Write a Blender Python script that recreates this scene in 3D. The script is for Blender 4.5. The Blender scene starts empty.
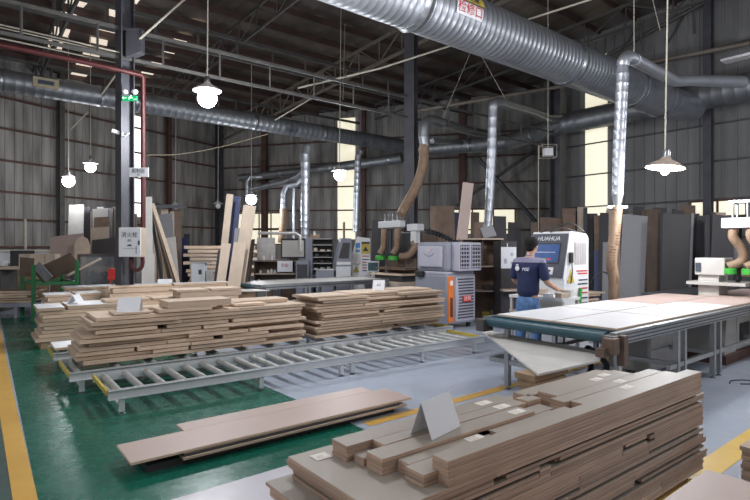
import bpy, bmesh, math, random
from mathutils import Vector, Matrix
random.seed(7)
C = bpy.context.scene.collection
R = random.uniform
PI = math.pi
FPX, HY, CH = 530.0, 247.0, 1.6          # focal length in px, horizon row, eye height
A = math.radians(39)                     # direction of the machine axes
U = Vector((math.cos(A), math.sin(A), 0)); V = Vector((-math.sin(A), math.cos(A), 0))

def at(px, py, d): return Vector(((px-375)/FPX*d, d, CH-(py-HY)/FPX*d))
def fl(px, py, z=0.0): return at(px, py, (CH-z)*FPX/(py-HY))
def uv(u, v, z=0.0): return U*u + V*v + Vector((0, 0, z))
def roofz(x, y): return 9.55 + .043*(x*.629 - y*.777)

# ---------------------------------------------------------------- materials
def mat(name, col, rough=.6, metal=0., vary=.12, scale=6., emis=None, es=0., rnd=.0, bump=0., bscale=40., stretch=(1,1,1), spec=.5, alpha=1., trans=0.):
    m = bpy.data.materials.new(name); m.use_nodes = True
    nt = m.node_tree; b = nt.nodes['Principled BSDF']
    b.inputs['Roughness'].default_value = rough; b.inputs['Metallic'].default_value = metal
    b.inputs['Specular IOR Level'].default_value = spec
    if alpha < 1: b.inputs['Alpha'].default_value = alpha
    if trans: b.inputs['Transmission Weight'].default_value = trans
    tc = nt.nodes.new('ShaderNodeTexCoord'); mp = nt.nodes.new('ShaderNodeMapping')
    mp.inputs['Scale'].default_value = stretch
    nt.links.new(tc.outputs['Object'], mp.inputs['Vector'])
    n = nt.nodes.new('ShaderNodeTexNoise'); n.inputs['Scale'].default_value = scale; n.inputs['Detail'].default_value = 5
    nt.links.new(mp.outputs['Vector'], n.inputs['Vector'])
    cr = nt.nodes.new('ShaderNodeValToRGB')
    cr.color_ramp.elements[0].position = .3; cr.color_ramp.elements[1].position = .7
    cr.color_ramp.elements[0].color = tuple(c*(1-vary) for c in col[:3])+(1,)
    cr.color_ramp.elements[1].color = tuple(min(1, c*(1+vary)) for c in col[:3])+(1,)
    nt.links.new(n.outputs['Fac'], cr.inputs['Fac'])
    out = cr.outputs['Color']
    if rnd:
        oi = nt.nodes.new('ShaderNodeObjectInfo'); mr = nt.nodes.new('ShaderNodeMapRange')
        mr.inputs['To Min'].default_value = 1-rnd; mr.inputs['To Max'].default_value = 1+rnd
        nt.links.new(oi.outputs['Random'], mr.inputs['Value'])
        hs = nt.nodes.new('ShaderNodeHueSaturation')
        nt.links.new(mr.outputs['Result'], hs.inputs['Value']); nt.links.new(out, hs.inputs['Color']); out = hs.outputs['Color']
    nt.links.new(out, b.inputs['Base Color'])
    if emis: b.inputs['Emission Color'].default_value = tuple(emis)+(1,); b.inputs['Emission Strength'].default_value = es
    if bump:
        n2 = nt.nodes.new('ShaderNodeTexNoise'); n2.inputs['Scale'].default_value = bscale
        nt.links.new(mp.outputs['Vector'], n2.inputs['Vector'])
        bp = nt.nodes.new('ShaderNodeBump'); bp.inputs['Strength'].default_value = bump; bp.inputs['Distance'].default_value = .02
        nt.links.new(n2.outputs['Fac'], bp.inputs['Height']); nt.links.new(bp.outputs['Normal'], b.inputs['Normal'])
    return m

M = {}
M['sheet'] = mat('corrugated_sheet', (.27,.255,.24), .75, .0, .5, 2.2, rnd=.0, bump=.2, bscale=8, stretch=(1.2,1.2,.16))
M['sheet_grey'] = mat('corrugated_sheet_grey', (.19,.19,.19), .7, .0, .25, 1.0, bump=.2, bscale=8, stretch=(1,1,.25))
M['roof'] = mat('roof_sheet', (.11,.09,.075), .5, .1, .45, .5)
M['rust'] = mat('rust_steel', (.10,.05,.04), .7, .1, .3, 5)
M['darksteel'] = mat('painted_steel', (.075,.075,.088), .5, .2, .2, 3)
M['greysteel'] = mat('grey_steel', (.10,.095,.09), .55, .3, .2, 4)
M['truss'] = mat('truss_steel', (.20,.17,.14), .6, .2, .2, 4)
M['purlin'] = mat('purlin_steel', (.075,.045,.04), .6, .1, .2, 3)
M['galv'] = mat('galvanised_duct', (.40,.42,.46), .40, .8, .10, 3, bump=.04, bscale=12)
M['galv_dust'] = mat('dusty_duct', (.24,.25,.265), .45, .7, .14, 3, bump=.04, bscale=12)
M['ring'] = mat('duct_ring', (.32,.33,.35), .35, .9, .2, 6)
M['hose'] = mat('brown_hose', (.29,.195,.13), .55, 0, .15, 8)
M['redpipe'] = mat('red_pipe', (.075,.014,.014), .5, .1, .2, 6)
M['white'] = mat('white_paint', (.72,.73,.75), .45, 0, .05, 3)
M['rail'] = mat('conveyor_paint', (.62,.64,.66), .4, .1, .06, 5)
M['roller'] = mat('roller_steel', (.40,.41,.40), .45, .3, .15, 10)
M['yellow'] = mat('yellow_paint', (.52,.40,.07), .5, 0, .15, 8)
M['board'] = mat('board_face', (.62,.495,.385), .75, 0, .1, 5, rnd=.12)
M['board_edge'] = mat('board_edge', (.56,.42,.31), .85, 0, .18, 9, rnd=.18, stretch=(.4,.4,14))
M['lam'] = mat('laminate_face', (.33,.285,.24), .5, 0, .04, 3, rnd=.04)
M['lam_edge'] = mat('laminate_edge', (.47,.33,.245), .85, 0, .30, 8, rnd=.20, stretch=(.4,.4,22))
M['pink'] = mat('pink_board_face', (.47,.36,.32), .45, 0, .05, 2, rnd=.03)
M['whiteboard'] = mat('white_board_face', (.83,.83,.85), .35, 0, .03, 3)
M['dull_white'] = mat('dull_white_sheet', (.55,.53,.50), .5, 0, .06, 5)
M['dark'] = mat('dark_board', (.05,.045,.05), .5, 0, .12, 3, rnd=.25)
M['brownboard'] = mat('brown_board', (.17,.115,.085), .6, 0, .2, 4, rnd=.4)
M['tan'] = mat('tan_board', (.52,.42,.33), .6, 0, .1, 4, rnd=.1)
M['blue'] = mat('navy_board', (.03,.045,.12), .5, 0, .1, 4)
M['greyboard'] = mat('speckled_grey_board', (.24,.24,.255), .5, 0, .12, 30)
M['black'] = mat('black_plastic', (.02,.02,.022), .5)
M['rubber'] = mat('green_belt', (.03,.085,.11), .4, 0, .15, 6)
M['alu'] = mat('aluminium_profile', (.38,.39,.40), .35, .8, .08, 8)
M['alu_dark'] = mat('dark_slot', (.06,.062,.07), .5, .3)
M['cooler'] = mat('grey_plastic', (.25,.26,.31), .5, 0, .05, 3)
M['cooler_l'] = mat('light_grey_plastic', (.42,.41,.49), .5, 0, .05, 3)
M['orange'] = mat('orange_plastic', (.72,.19,.04), .5, 0, .06, 5)
M['red'] = mat('red_paint', (.6,.04,.035), .5)
M['green'] = mat('green_paint', (.02,.15,.05), .5, .0, .1, 6)
M['limegreen'] = mat('green_plastic', (.05,.36,.05), .4)
M['paper'] = mat('paper', (.78,.79,.82), .7, 0, .02, 3)
M['label'] = mat('paper_label', (.80,.76,.70), .7, 0, .12, 60)
M['ink_red'] = mat('red_ink', (.5,.05,.05), .7)
M['ink_dark'] = mat('dark_ink', (.05,.06,.09), .7)
M['skin'] = mat('skin', (.52,.31,.22), .55, 0, .05, 10)
M['hair'] = mat('hair', (.006,.005,.005), .9, 0, .2, 60)
M['navy'] = mat('navy_cloth', (.018,.026,.085), .85, 0, .15, 14, bump=.3, bscale=30)
def shirt_mat():
    m = mat('work_shirt', (.018,.026,.085), .85, 0, .15, 14, bump=.3, bscale=30); nt = m.node_tree; b = nt.nodes['Principled BSDF']
    src = b.inputs['Base Color'].links[0].from_socket; tc = nt.nodes.new('ShaderNodeTexCoord'); sx = nt.nodes.new('ShaderNodeSeparateXYZ')
    nt.links.new(tc.outputs['Object'], sx.inputs[0]); g = nt.nodes.new('ShaderNodeMath'); g.operation = 'GREATER_THAN'; g.inputs[1].default_value = 1.385
    nt.links.new(sx.outputs['Z'], g.inputs[0]); mx = nt.nodes.new('ShaderNodeMix'); mx.data_type = 'RGBA'; mx.inputs['B'].default_value = (.25,.24,.34,1)
    nt.links.new(g.outputs[0], mx.inputs['Factor']); nt.links.new(src, mx.inputs['A']); nt.links.new(mx.outputs['Result'], b.inputs['Base Color']); return m
M['shirt'] = shirt_mat()
M['greycloth'] = mat('grey_cloth', (.29,.28,.38), .85, 0, .1, 14)
M['jeans'] = mat('denim', (.10,.20,.40), .85, 0, .25, 18, bump=.3, bscale=40)
M['rope'] = mat('rope', (.42,.36,.25), .8)
M['conduit'] = mat('pale_conduit', (.5,.46,.38), .6)
M['screen'] = mat('screen', (.02,.05,.15), .3, 0, .3, 12, emis=(.02,.06,.20), es=.6)
M['bulb'] = mat('lit_bulb', (1,1,1), .4, emis=(.92,.96,1), es=12)
M['bulb_off'] = mat('unlit_bulb', (.6,.6,.6), .3)
M['skylight'] = mat('skylight', (.9,.9,.85), .5, 0, .1, 2, emis=(1,.82,.64), es=.7)
M['winglass'] = mat('translucent_panel', (.9,.88,.75), .5, 0, .12, 1.5, emis=(1,.93,.70), es=.75)
M['winwhite'] = mat('bright_panel', (.9,.9,.9), .5, 0, .05, 2, emis=(1,.98,.95), es=1.6)
M['exit'] = mat('exit_green', (.0,.3,.1), .5, emis=(.0,.9,.30), es=.35)
M['exit_white'] = mat('exit_white', (.8,.9,.8), .5, emis=(.6,1,.7), es=.9)
M['shade'] = mat('lamp_shade', (.55,.52,.50), .4, .2)
M['shade_tan'] = mat('dusty_lamp_shade', (.36,.29,.24), .6)
M['plastic_clear'] = mat('cloudy_plastic', (.45,.47,.50), .25, 0, .2, 5, alpha=.45)
M['wood'] = mat('raw_wood', (.36,.25,.15), .8, 0, .2, 8, rnd=.2, stretch=(.3,1,1))
M['machine'] = mat('machine_enamel', (.48,.46,.43), .5, 0, .08, 3)
M['plinth'] = mat('plinth', (.5,.5,.52), .7, 0, .15, 2)

def floor_mat(name, c1, c2, rough):
    m = bpy.data.materials.new(name); m.use_nodes = True; nt = m.node_tree; b = nt.nodes['Principled BSDF']
    tc = nt.nodes.new('ShaderNodeTexCoord')
    n = nt.nodes.new('ShaderNodeTexNoise'); n.inputs['Scale'].default_value = 1.1; n.inputs['Detail'].default_value = 8; n.inputs['Roughness'].default_value = .65
    n3 = nt.nodes.new('ShaderNodeTexNoise'); n3.inputs['Scale'].default_value = 9; n3.inputs['Detail'].default_value = 6
    for k in (n, n3): nt.links.new(tc.outputs['Object'], k.inputs['Vector'])
    cr = nt.nodes.new('ShaderNodeValToRGB'); cr.color_ramp.elements[0].position = .35; cr.color_ramp.elements[1].position = .68
    cr.color_ramp.elements[0].color = c1+(1,); cr.color_ramp.elements[1].color = c2+(1,)
    nt.links.new(n.outputs['Fac'], cr.inputs['Fac']); nt.links.new(cr.outputs['Color'], b.inputs['Base Color'])
    mr = nt.nodes.new('ShaderNodeMapRange'); mr.inputs['To Min'].default_value = rough*.6; mr.inputs['To Max'].default_value = rough*1.5
    nt.links.new(n3.outputs['Fac'], mr.inputs['Value']); nt.links.new(mr.outputs['Result'], b.inputs['Roughness'])
    bp = nt.nodes.new('ShaderNodeBump'); bp.inputs['Strength'].default_value = .06; bp.inputs['Distance'].default_value = .02
    nt.links.new(n3.outputs['Fac'], bp.inputs['Height']); nt.links.new(bp.outputs['Normal'], b.inputs['Normal'])
    return m
M['floor_blue'] = floor_mat('floor_epoxy_grey', (.40,.45,.54), (.45,.50,.59), .22)
M['floor_green'] = floor_mat('floor_epoxy_green', (.006,.10,.065), (.012,.135,.09), .26)
M['floor_pink'] = floor_mat('floor_epoxy_pale', (.47,.45,.50), (.56,.54,.58), .35)
M['floor_dark'] = floor_mat('floor_epoxy_side', (.05,.09,.08), (.09,.13,.115), .35)
M['floor_yellow'] = floor_mat('floor_line_yellow', (.60,.34,.07), (.72,.44,.10), .4)
M['floor_yellow2'] = floor_mat('floor_line_bright', (.66,.42,.05), (.76,.50,.09), .4)

# ---------------------------------------------------------------- mesh helpers
class MB:
    def __init__(s): s.v = []; s.f = []; s.mi = []; s.mx = Matrix.Identity(4)
    def at(s, loc=(0,0,0), rz=0, rx=0, ry=0):
        s.mx = Matrix.Translation(Vector(loc)) @ Matrix.Rotation(rz,4,'Z') @ Matrix.Rotation(ry,4,'Y') @ Matrix.Rotation(rx,4,'X'); return s
    def add(s, vs, fs, mi=0):
        o = len(s.v); s.v += [tuple(s.mx @ Vector(v)) for v in vs]
        for i, f in enumerate(fs):
            s.f.append([o+k for k in f]); s.mi.append(mi[i] if isinstance(mi, (list,tuple)) else mi)
        return s
    def box(s, x0,x1,y0,y1,z0,z1, mi=0, top=None, bev=0):
        if bev:
            bm = bmesh.new(); bmesh.ops.create_cube(bm, size=1)
            for v in bm.verts: v.co = Vector(((x0+x1)/2+v.co.x*(x1-x0), (y0+y1)/2+v.co.y*(y1-y0), (z0+z1)/2+v.co.z*(z1-z0)))
            bmesh.ops.bevel(bm, geom=bm.edges[:], offset=bev, segments=2, affect='EDGES', profile=.5)
            bm.verts.index_update(); s.add([v.co[:] for v in bm.verts], [[v.index for v in f.verts] for f in bm.faces], mi); bm.free(); return s
        vs = [(x0,y0,z0),(x1,y0,z0),(x1,y1,z0),(x0,y1,z0),(x0,y0,z1),(x1,y0,z1),(x1,y1,z1),(x0,y1,z1)]
        fs = [(0,3,2,1),(4,5,6,7),(0,1,5,4),(1,2,6,5),(2,3,7,6),(3,0,4,7)]
        t = mi if top is None else top
        return s.add(vs, fs, [t,t,mi,mi,mi,mi])
    def bar(s, p, q, w, h=None, mi=0, up=(0,0,1)):
        h = h or w; p = Vector(p); q = Vector(q); d = (q-p).normalized(); upv = Vector(up)
        if abs(d.dot(upv)) > .98: upv = Vector((1,0,0))
        r = d.cross(upv).normalized()*w/2; t = r.cross(d).normalized()*h/2
        vs = [p-r-t,p+r-t,p+r+t,p-r+t,q-r-t,q+r-t,q+r+t,q-r+t]
        return s.add(vs, [(0,1,2,3),(7,6,5,4),(0,4,5,1),(1,5,6,2),(2,6,7,3),(3,7,4,0)], mi)
    def tube(s, pts, rs, n=16, mi=0, cap=True):
        pts = [Vector(p) for p in pts]
        if not isinstance(rs, (list,tuple)): rs = [rs]*len(pts)
        vs = []; ref = None
        for i, p in enumerate(pts):
            a = pts[max(0,i-1)]; b = pts[min(len(pts)-1,i+1)]; d = (b-a).normalized() if (b-a).length > 1e-9 else Vector((0,0,1))
            if ref is None: ref = Vector((0,0,1)) if abs(d.z) < .9 else Vector((1,0,0))
            x = d.cross(ref).normalized(); y = x.cross(d).normalized(); ref = y
            for k in range(n):
                t = 2*PI*k/n; vs.append(p + (x*math.cos(t)+y*math.sin(t))*rs[i])
        fs = []
        for i in range(len(pts)-1):
            for k in range(n): fs.append((i*n+k, i*n+(k+1)%n, (i+1)*n+(k+1)%n, (i+1)*n+k))
        if cap: fs.append(tuple(range(n))[::-1]); fs.append(tuple((len(pts)-1)*n+k for k in range(n)))
        return s.add(vs, fs, mi)
    def lathe(s, prof, n=24, mi=0):
        vs = []; 
        for r,z in prof:
            for k in range(n): vs.append((max(r,.0005)*math.cos(2*PI*k/n), max(r,.0005)*math.sin(2*PI*k/n), z))
        fs = []
        for i in range(len(prof)-1):
            for k in range(n): fs.append((i*n+k, i*n+(k+1)%n, (i+1)*n+(k+1)%n, (i+1)*n+k))
        return s.add(vs, fs, mi)
    def prism(s, poly, t, axis='z', mi=0, off=0):   # polygon in the plane, thickness along axis
        n = len(poly)
        def P(a,b,c): return {'z':(a,b,c),'y':(a,c,b),'x':(c,a,b)}[axis]
        vs = [P(a,b,off) for a,b in poly]+[P(a,b,off+t) for a,b in poly]
        fs = [tuple(range(n))[::-1], tuple(range(n,2*n))]+[(i,(i+1)%n,n+(i+1)%n,n+i) for i in range(n)]
        return s.add(vs, fs, mi)
    def build(s, name, mats, parent=None, smooth=None, bevel=0):
        me = bpy.data.meshes.new(name); me.from_pydata(s.v, [], s.f)
        if not isinstance(mats, (list,tuple)): mats = [mats]
        for m in mats: me.materials.append(M[m] if isinstance(m,str) else m)
        for p, i in zip(me.polygons, s.mi): p.material_index = min(i, len(mats)-1)
        bm = bmesh.new(); bm.from_mesh(me); bmesh.ops.recalc_face_normals(bm, faces=bm.faces[:]); bm.to_mesh(me); bm.free()
        if smooth:
            for p in me.polygons: p.use_smooth = True
            try: me.set_sharp_from_angle(angle=math.radians(smooth))
            except Exception: pass
        me.update()
        o = bpy.data.objects.new(name, me); C.objects.link(o)
        if bevel:
            b = o.modifiers.new('bev','BEVEL'); b.width = bevel; b.segments = 2; b.limit_method = 'ANGLE'
        if parent: o.parent = parent
        return o

def tag(o, label=None, cat=None, group=None, kind=None):
    if label: o['label'] = label
    if cat: o['category'] = cat
    if group: o['group'] = group
    if kind: o['kind'] = kind
    return o
def thing(name, label, cat, loc=(0,0,0), rz=0, group=None):
    o = bpy.data.objects.new(name, None); C.objects.link(o); o.location = loc; o.rotation_euler = (0,0,rz); o.empty_display_size = .1
    return tag(o, label, cat, group)
def put(o, loc, rz=0, rx=0, ry=0): o.location = loc; o.rotation_euler = (rx, ry, rz); return o
def struct(o): o['kind'] = 'structure'; return o
def wtube(pts, r, n=12, ridge=0, rr=1.05):
    """world-space tube resampled with spiral-duct ridges; returns MB in coordinates relative to the first point"""
    pts = [Vector(p) for p in pts]; o = pts[0]; out = []; rs = []
    if isinstance(r, (list,tuple)): rl = list(r)
    else: rl = [r]*len(pts)
    if not ridge: return MB().tube([p-o for p in pts], rl, n), o
    for i in range(len(pts)-1):
        a, b = pts[i], pts[i+1]; L = (b-a).length; k = max(1, int(L/ridge))
        for j in range(k):
            for f, m in ((0,1),(.88,1),(.91,rr),(.97,rr)):
                t = (j+f)/k; out.append(a.lerp(b,t)-o); rs.append((rl[i]*(1-t)+rl[i+1]*t)*m)
    out.append(pts[-1]-o); rs.append(rl[-1])
    return MB().tube(out, rs, n), o
def smoothpts(pts, k=8):
    P = [Vector(p) for p in pts]; P = [P[0]*2-P[1]]+P+[P[-1]*2-P[-2]]; out = []
    for i in range(1, len(P)-2):
        for j in range(k):
            t = j/k; a,b,c,d = P[i-1:i+3]
            out.append(.5*((2*b)+(c-a)*t+(2*a-5*b+4*c-d)*t*t+(3*b-a-3*c+d)*t**3))
    out.append(P[-2]); return out
def text(s, size, matname, parent, loc, rot, depth=.002, name='lettering', shear=0, align='CENTER'):
    cu = bpy.data.curves.new(name, 'FONT'); cu.body = s; cu.size = size; cu.extrude = depth/2; cu.shear = shear
    cu.align_x = align; cu.align_y = 'CENTER'
    t = bpy.data.objects.new(name, cu); C.objects.link(t); bpy.context.view_layer.update()
    me = bpy.data.meshes.new_from_object(t.evaluated_get(bpy.context.evaluated_depsgraph_get()))
    me.materials.clear(); me.materials.append(M[matname])
    bpy.data.objects.remove(t); bpy.data.curves.remove(cu)
    o = bpy.data.objects.new(name, me); C.objects.link(o); o.parent = parent; o.location = loc; o.rotation_euler = rot
    return o
ORD = ['topmost','second','third','fourth','fifth','sixth','seventh','eighth','ninth','tenth','eleventh','twelfth','thirteenth','fourteenth','fifteenth','sixteenth','seventeenth','eighteenth','nineteenth','twentieth']
ORD += ['twenty-'+x for x in ['first','second','third','fourth','fifth','sixth','seventh','eighth','ninth']] + ['thirtieth'] + ['thirty-'+x for x in ['first','second','third','fourth','fifth','sixth','seventh']]

# ================================================================ SETTING
def polyfloor(name, pts, m, z, t=.002):
    return struct(MB().prism([(p[0],p[1]) for p in pts], t, 'z', 0, z-t).build(name, m))
struct(MB().box(-26,26,-7,36,-.2,0).build('floor', 'floor_blue'))
def up(u,v): p = uv(u,v); return (p.x,p.y)
polyfloor('floor.001', [up(-1.5,3.42),up(2.85,3.42),up(2.85,6.0),up(2.98,14.5),up(.95,14.5),(-2.13,3.35)], 'floor_green', .0025, .0025)
polyfloor('floor.002', [up(-4,-4),up(2.6,-4),up(2.6,3.42),up(-4,3.42)], 'floor_pink', .0015, .0015)
polyfloor('floor.003', [(-2.29,3.35),(-3.0,2.2),(-12,2.2),(-16,16),(-11.8,16),(-7.75,10.6)], 'floor_dark', .001, .001)
polyfloor('trim_1', [(-1.27,2.2),(-2.13,3.35),(-3.55,5.25),(-7.5,10.6),(-10,14),(-10.2,14),(-7.72,10.6),(-3.75,5.28),(-2.29,3.35),(-1.43,2.2)], 'floor_yellow', .004, .004)
polyfloor('trim_2', [up(2.95,3.7),up(9,3.7),up(9,3.82),up(2.95,3.82)], 'floor_yellow', .003, .003)
polyfloor('trim_3', [up(2.8,1.37),up(12,1.37),up(12,1.55),up(2.8,1.55)], 'floor_yellow2', .003, .003)

def wall(name, p0, p1, m, zt0=None, zt1=None, inward=1, pitch=.33, zb=0):
    p0 = Vector(p0+(0,)); p1 = Vector(p1+(0,)); L = (p1-p0).length; ang = math.atan2(p1.y-p0.y, p1.x-p0.x)
    zt0 = zt0 or roofz(p0.x,p0.y); zt1 = zt1 or roofz(p1.x,p1.y)
    b = MB(); b.prism([(0,zb),(L,zb),(L,zt1),(0,zt0)], .08, 'y', 0, 0 if inward<0 else 0)
    x = .1
    while x < L-.1:
        z = zt0+(zt1-zt0)*x/L
        b.prism([(x,zb),(x+.05,zb),(x+.05,z),(x,z)], -.03, 'y', 0, 0); x += pitch
    return struct(put(b.build(name, m), p0, ang)), p0, ang, L
# the wall panels' inner face is local y<=0
WL0, WLC, WBE, P3 = (-17.0,12.9), (-8.5,29.0), (8.5,24.6), (7.1,19.6)
WR1 = (P3[0]+.629*14, P3[1]-.777*14)
wall('wall_left', WL0, WLC, 'sheet')
wall('wall_back', WLC, WBE, 'sheet', pitch=.30)
wall('wall_side', WBE, P3, 'sheet_grey')
wall('wall_right', P3, WR1, 'sheet_grey')
ntrim = [3]
def nm(base='trim'): ntrim[0] += 1; return '%s_%d' % (base, ntrim[0])
def girt(p0, p1, z, m='rust', s=.10, off=.09, z1=None):
    p0 = Vector(p0+(z,)); p1 = Vector(p1+(z1 or z,)); d = (p1-p0).normalized(); n = Vector((d.y,-d.x,0))*off
    b = MB(); o = p0+n; b.bar((0,0,0), p1-p0, .07, s*.7)
    return struct(put(b.build(nm(), m), o))
for z in (1.6, 2.62, 3.62, 4.76, 5.92, 7.05): girt(WL0, WLC, z)
for z,z1 in ((2.55,2.40),(3.55,3.38),(4.70,4.68),(5.88,5.95),(7.0,7.1)): girt(WLC, WBE, z, z1=z1)
for z in (1.9,3.03,4.16,5.26,6.4,7.5): girt(P3, WR1, z, 'darksteel', .06)
# wall posts
def post(p, m, w=.22, h=None, rz=0, d=None, nmb=None):
    h = h or roofz(p[0],p[1]); d = d or w; b = MB(); t = .02
    b.box(-w/2,w/2,-d/2,-d/2+t,0,h); b.box(-w/2,w/2,d/2-t,d/2,0,h); b.box(-t/2,t/2,-d/2+t,d/2-t,0,h)
    return struct(put(b.build(nmb or nm(), m), (p[0],p[1],0), rz))
def lerp2(a,b,t): return (a[0]+(b[0]-a[0])*t, a[1]+(b[1]-a[1])*t)
def wallpost(p0,p1,t,m,w=.2,off=.25):
    d = Vector((p1[0]-p0[0],p1[1]-p0[1])).normalized(); q = lerp2(p0,p1,t)
    return post((q[0]+d.y*off, q[1]-d.x*off), m, w, rz=math.atan2(d.y,d.x))
wallpost(WL0,WLC,.51,'greysteel'); wallpost(WL0,WLC,.80,'rust'); wallpost(WL0,WLC,.985,'darksteel',.3)
wallpost(WLC,WBE,.16,'rust',.28); wallpost(WLC,WBE,.75,'rust',.3); wallpost(WLC,WBE,.47,'rust')
wallpost(P3,WR1,.34,'darksteel',.22)
wallpost(P3,WR1,.57,'darksteel',.25)
# big round-ish column at the bend
post((6.62,19.15), 'darksteel', .42, rz=A, nmb='trim_column')
# translucent wall strips and low windows
def panel(p0, p1, ta, tb, z0, z1, m, name, frame=True, nx=1, nz=1, off=.045):
    a = Vector(lerp2(p0,p1,ta)+(0,)); b_ = Vector(lerp2(p0,p1,tb)+(0,)); d = (b_-a).normalized(); n = Vector((d.y,-d.x,0))
    L = (b_-a).length; ang = math.atan2(d.y,d.x); o = a+n*off
    w = struct(put(MB().box(0,L,-.01,.01,z0,z1).build(name, m), o, ang))
    if frame:
        f = MB()
        for i in range(nx+1): f.box(L*i/nx-.03,L*i/nx+.03,-.04,.0,z0,z1)
        for j in range(nz+1): f.box(0,L,-.04,0,z0+(z1-z0)*j/nz-.03,z0+(z1-z0)*j/nz+.03)
        fo = f.build('window_frame', 'rust', w)
    return w
def tpx(p0,p1,px):  # parameter along a wall seen in a pixel column
    k = (px-375)/FPX; dx,dy = p1[0]-p0[0],p1[1]-p0[1]; return (k*p0[1]-p0[0])/(dx-k*dy)
panel(WL0,WLC,tpx(WL0,WLC,122),tpx(WL0,WLC,142.5),3.0,7.6,'winwhite','window_1',False)
panel(WLC,WBE,tpx(WLC,WBE,338),tpx(WLC,WBE,355.5),2.0,8.2,'winglass','window_2',False)
panel(P3,WR1,tpx(P3,WR1,586),tpx(P3,WR1,608),2.5,8.3,'winglass','window_3',False)
panel(WLC,WBE,tpx(WLC,WBE,237),tpx(WLC,WBE,284),1.75,3.4,'winglass','window_4',True,4,2,.1)
panel(WLC,WBE,tpx(WLC,WBE,452),tpx(WLC,WBE,515),2.2,3.42,'winglass','window_5',True,3,1,.1)
panel(P3,WR1,tpx(P3,WR1,692),tpx(P3,WR1,748),2.5,2.98,'winglass','window_6',True,2,1,.1)
# pale plinth along left wall
d = (Vector(WLC+(0,))-Vector(WL0+(0,))).normalized()
b = MB().box(0,18.2,-.12,0,0,1.42); b.box(0,18.2,-.2,0,1.42,1.5,1)
struct(put(b.build('baseboard_left', ['plinth','conduit']), Vector(WL0+(0,))+Vector((d.y,-d.x,0))*.03, math.atan2(d.y,d.x)))

# ---- roof
def roofpoly():
    def rp(u,v): p = uv(u,v); return (p.x,p.y)
    pts = [rp(-8,6.5), rp(21,3), rp(21,-2), rp(26,-2), rp(26,32), rp(-8,32)]
    b = MB(); us = [-9+.5*i for i in range(68)]
    v0, v1 = .5, 33
    vs = []; fs = []
    for i,u in enumerate(us):
        for k,v in enumerate((v0,v1)):
            p = uv(u,v); z = roofz(p.x,p.y)+.14+(.05 if i%2 else 0)
            vs.append((p.x,p.y,z))
    n = len(us)
    for i in range(n-1): fs.append((2*i,2*i+1,2*i+3,2*i+2))
    b.add(vs, fs)
    b.add([(x,y,z+.12) for x,y,z in vs], fs)
    return b
struct(roofpoly().build('ceiling', 'roof'))
pv = 2.0
while pv < 30:
    a = uv(-9,pv); c = uv(22,pv); z = roofz(a.x,a.y)+.02
    o = MB().bar((0,0,0), c-a, .07, .2).build('trim_purlin', 'purlin'); struct(put(o, (a.x,a.y,z))); pv += 1.25
# roof lights: translucent sheets between the purlins
for u0,w,va,vb in ((4.2,.55,14,25),(3.0,.5,15,22),(6.4,.45,17,26)):
    vv = va
    while vv < vb:
        a = uv(u0+R(-.1,.1),vv); L = R(.5,.9); c = uv(u0,vv+L)
        b = MB(); q = (c-a); r = U*w/2
        z0 = roofz(a.x,a.y)+.11; z1 = roofz(c.x,c.y)+.11
        b.add([(-r.x,-r.y,0),(r.x,r.y,0),(q.x+r.x,q.y+r.y,z1-z0),(q.x-r.x,q.y-r.y,z1-z0),(-r.x,-r.y,.02),(r.x,r.y,.02),(q.x+r.x,q.y+r.y,z1-z0+.02),(q.x-r.x,q.y-r.y,z1-z0+.02)],
              [(0,3,2,1),(4,5,6,7),(0,1,5,4),(1,2,6,5),(2,3,7,6),(3,0,4,7)])
        struct(put(b.build('window_roof', 'skylight'), (a.x,a.y,z0))); vv += 1.25
# trusses across (V) and lattice girder along the column line (U)
def truss(u, va, vb, m='truss', drop=.25, h=.75, n=14, w=.05, nmb='trim_truss'):
    b = MB(); o = uv(u,va); z0 = roofz(o.x,o.y)-drop; top = []; bot = []
    for i in range(n+1):
        p = uv(u, va+(vb-va)*i/n); z = roofz(p.x,p.y)-drop-z0
        top.append(Vector((p.x-o.x,p.y-o.y,z))); bot.append(Vector((p.x-o.x,p.y-o.y,z-h)))
    b.bar(top[0],top[-1],w,w*1.6); b.bar(bot[0],bot[-1],w,w*1.6)
    for i in range(n+1): b.bar(top[i],bot[i],w*.6)
    for i in range(n): b.bar(*( (top[i],bot[i+1]) if i%2 else (bot[i],top[i+1]) ), w*.6)
    return struct(put(b.build(nmb, m), (o.x,o.y,z0)))
truss(11.6, 2.5, 28, 'truss', .2, .8, 22, .06)
truss(2.6, 6, 27, 'greysteel', .2, .8, 16, .07)
truss(-3.0, 8, 26, 'greysteel', .2, .8, 14, .07)
truss(7.2, 10.8, 28, 'greysteel', .2, .7, 14, .04)
truss(16.2, 1, 20, 'greysteel', .2, .7, 14, .05)
def girder(v, ua, ub, z, h, m, n, w=.06):
    b = MB(); o = uv(ua,v); e = uv(ub,v)-o
    b.bar((0,0,0), e, w, w*1.5); b.bar((0,0,h), e+Vector((0,0,h)), w, w*1.5)
    for i in range(n+1): p = e*i/n; b.bar(p, p+Vector((0,0,h)), w*.8)
    return struct(put(b.build('trim_girder', m), (o.x,o.y,z)))
girder(10.72, -6, 17.3, 5.15, .55, 'greysteel', 20, .04)
girder(15.4, -4, 18, 7.4, .6, 'greysteel', 18, .07)
girder(21.5, -4, 20, 7.3, .6, 'greysteel', 14, .07)
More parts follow.
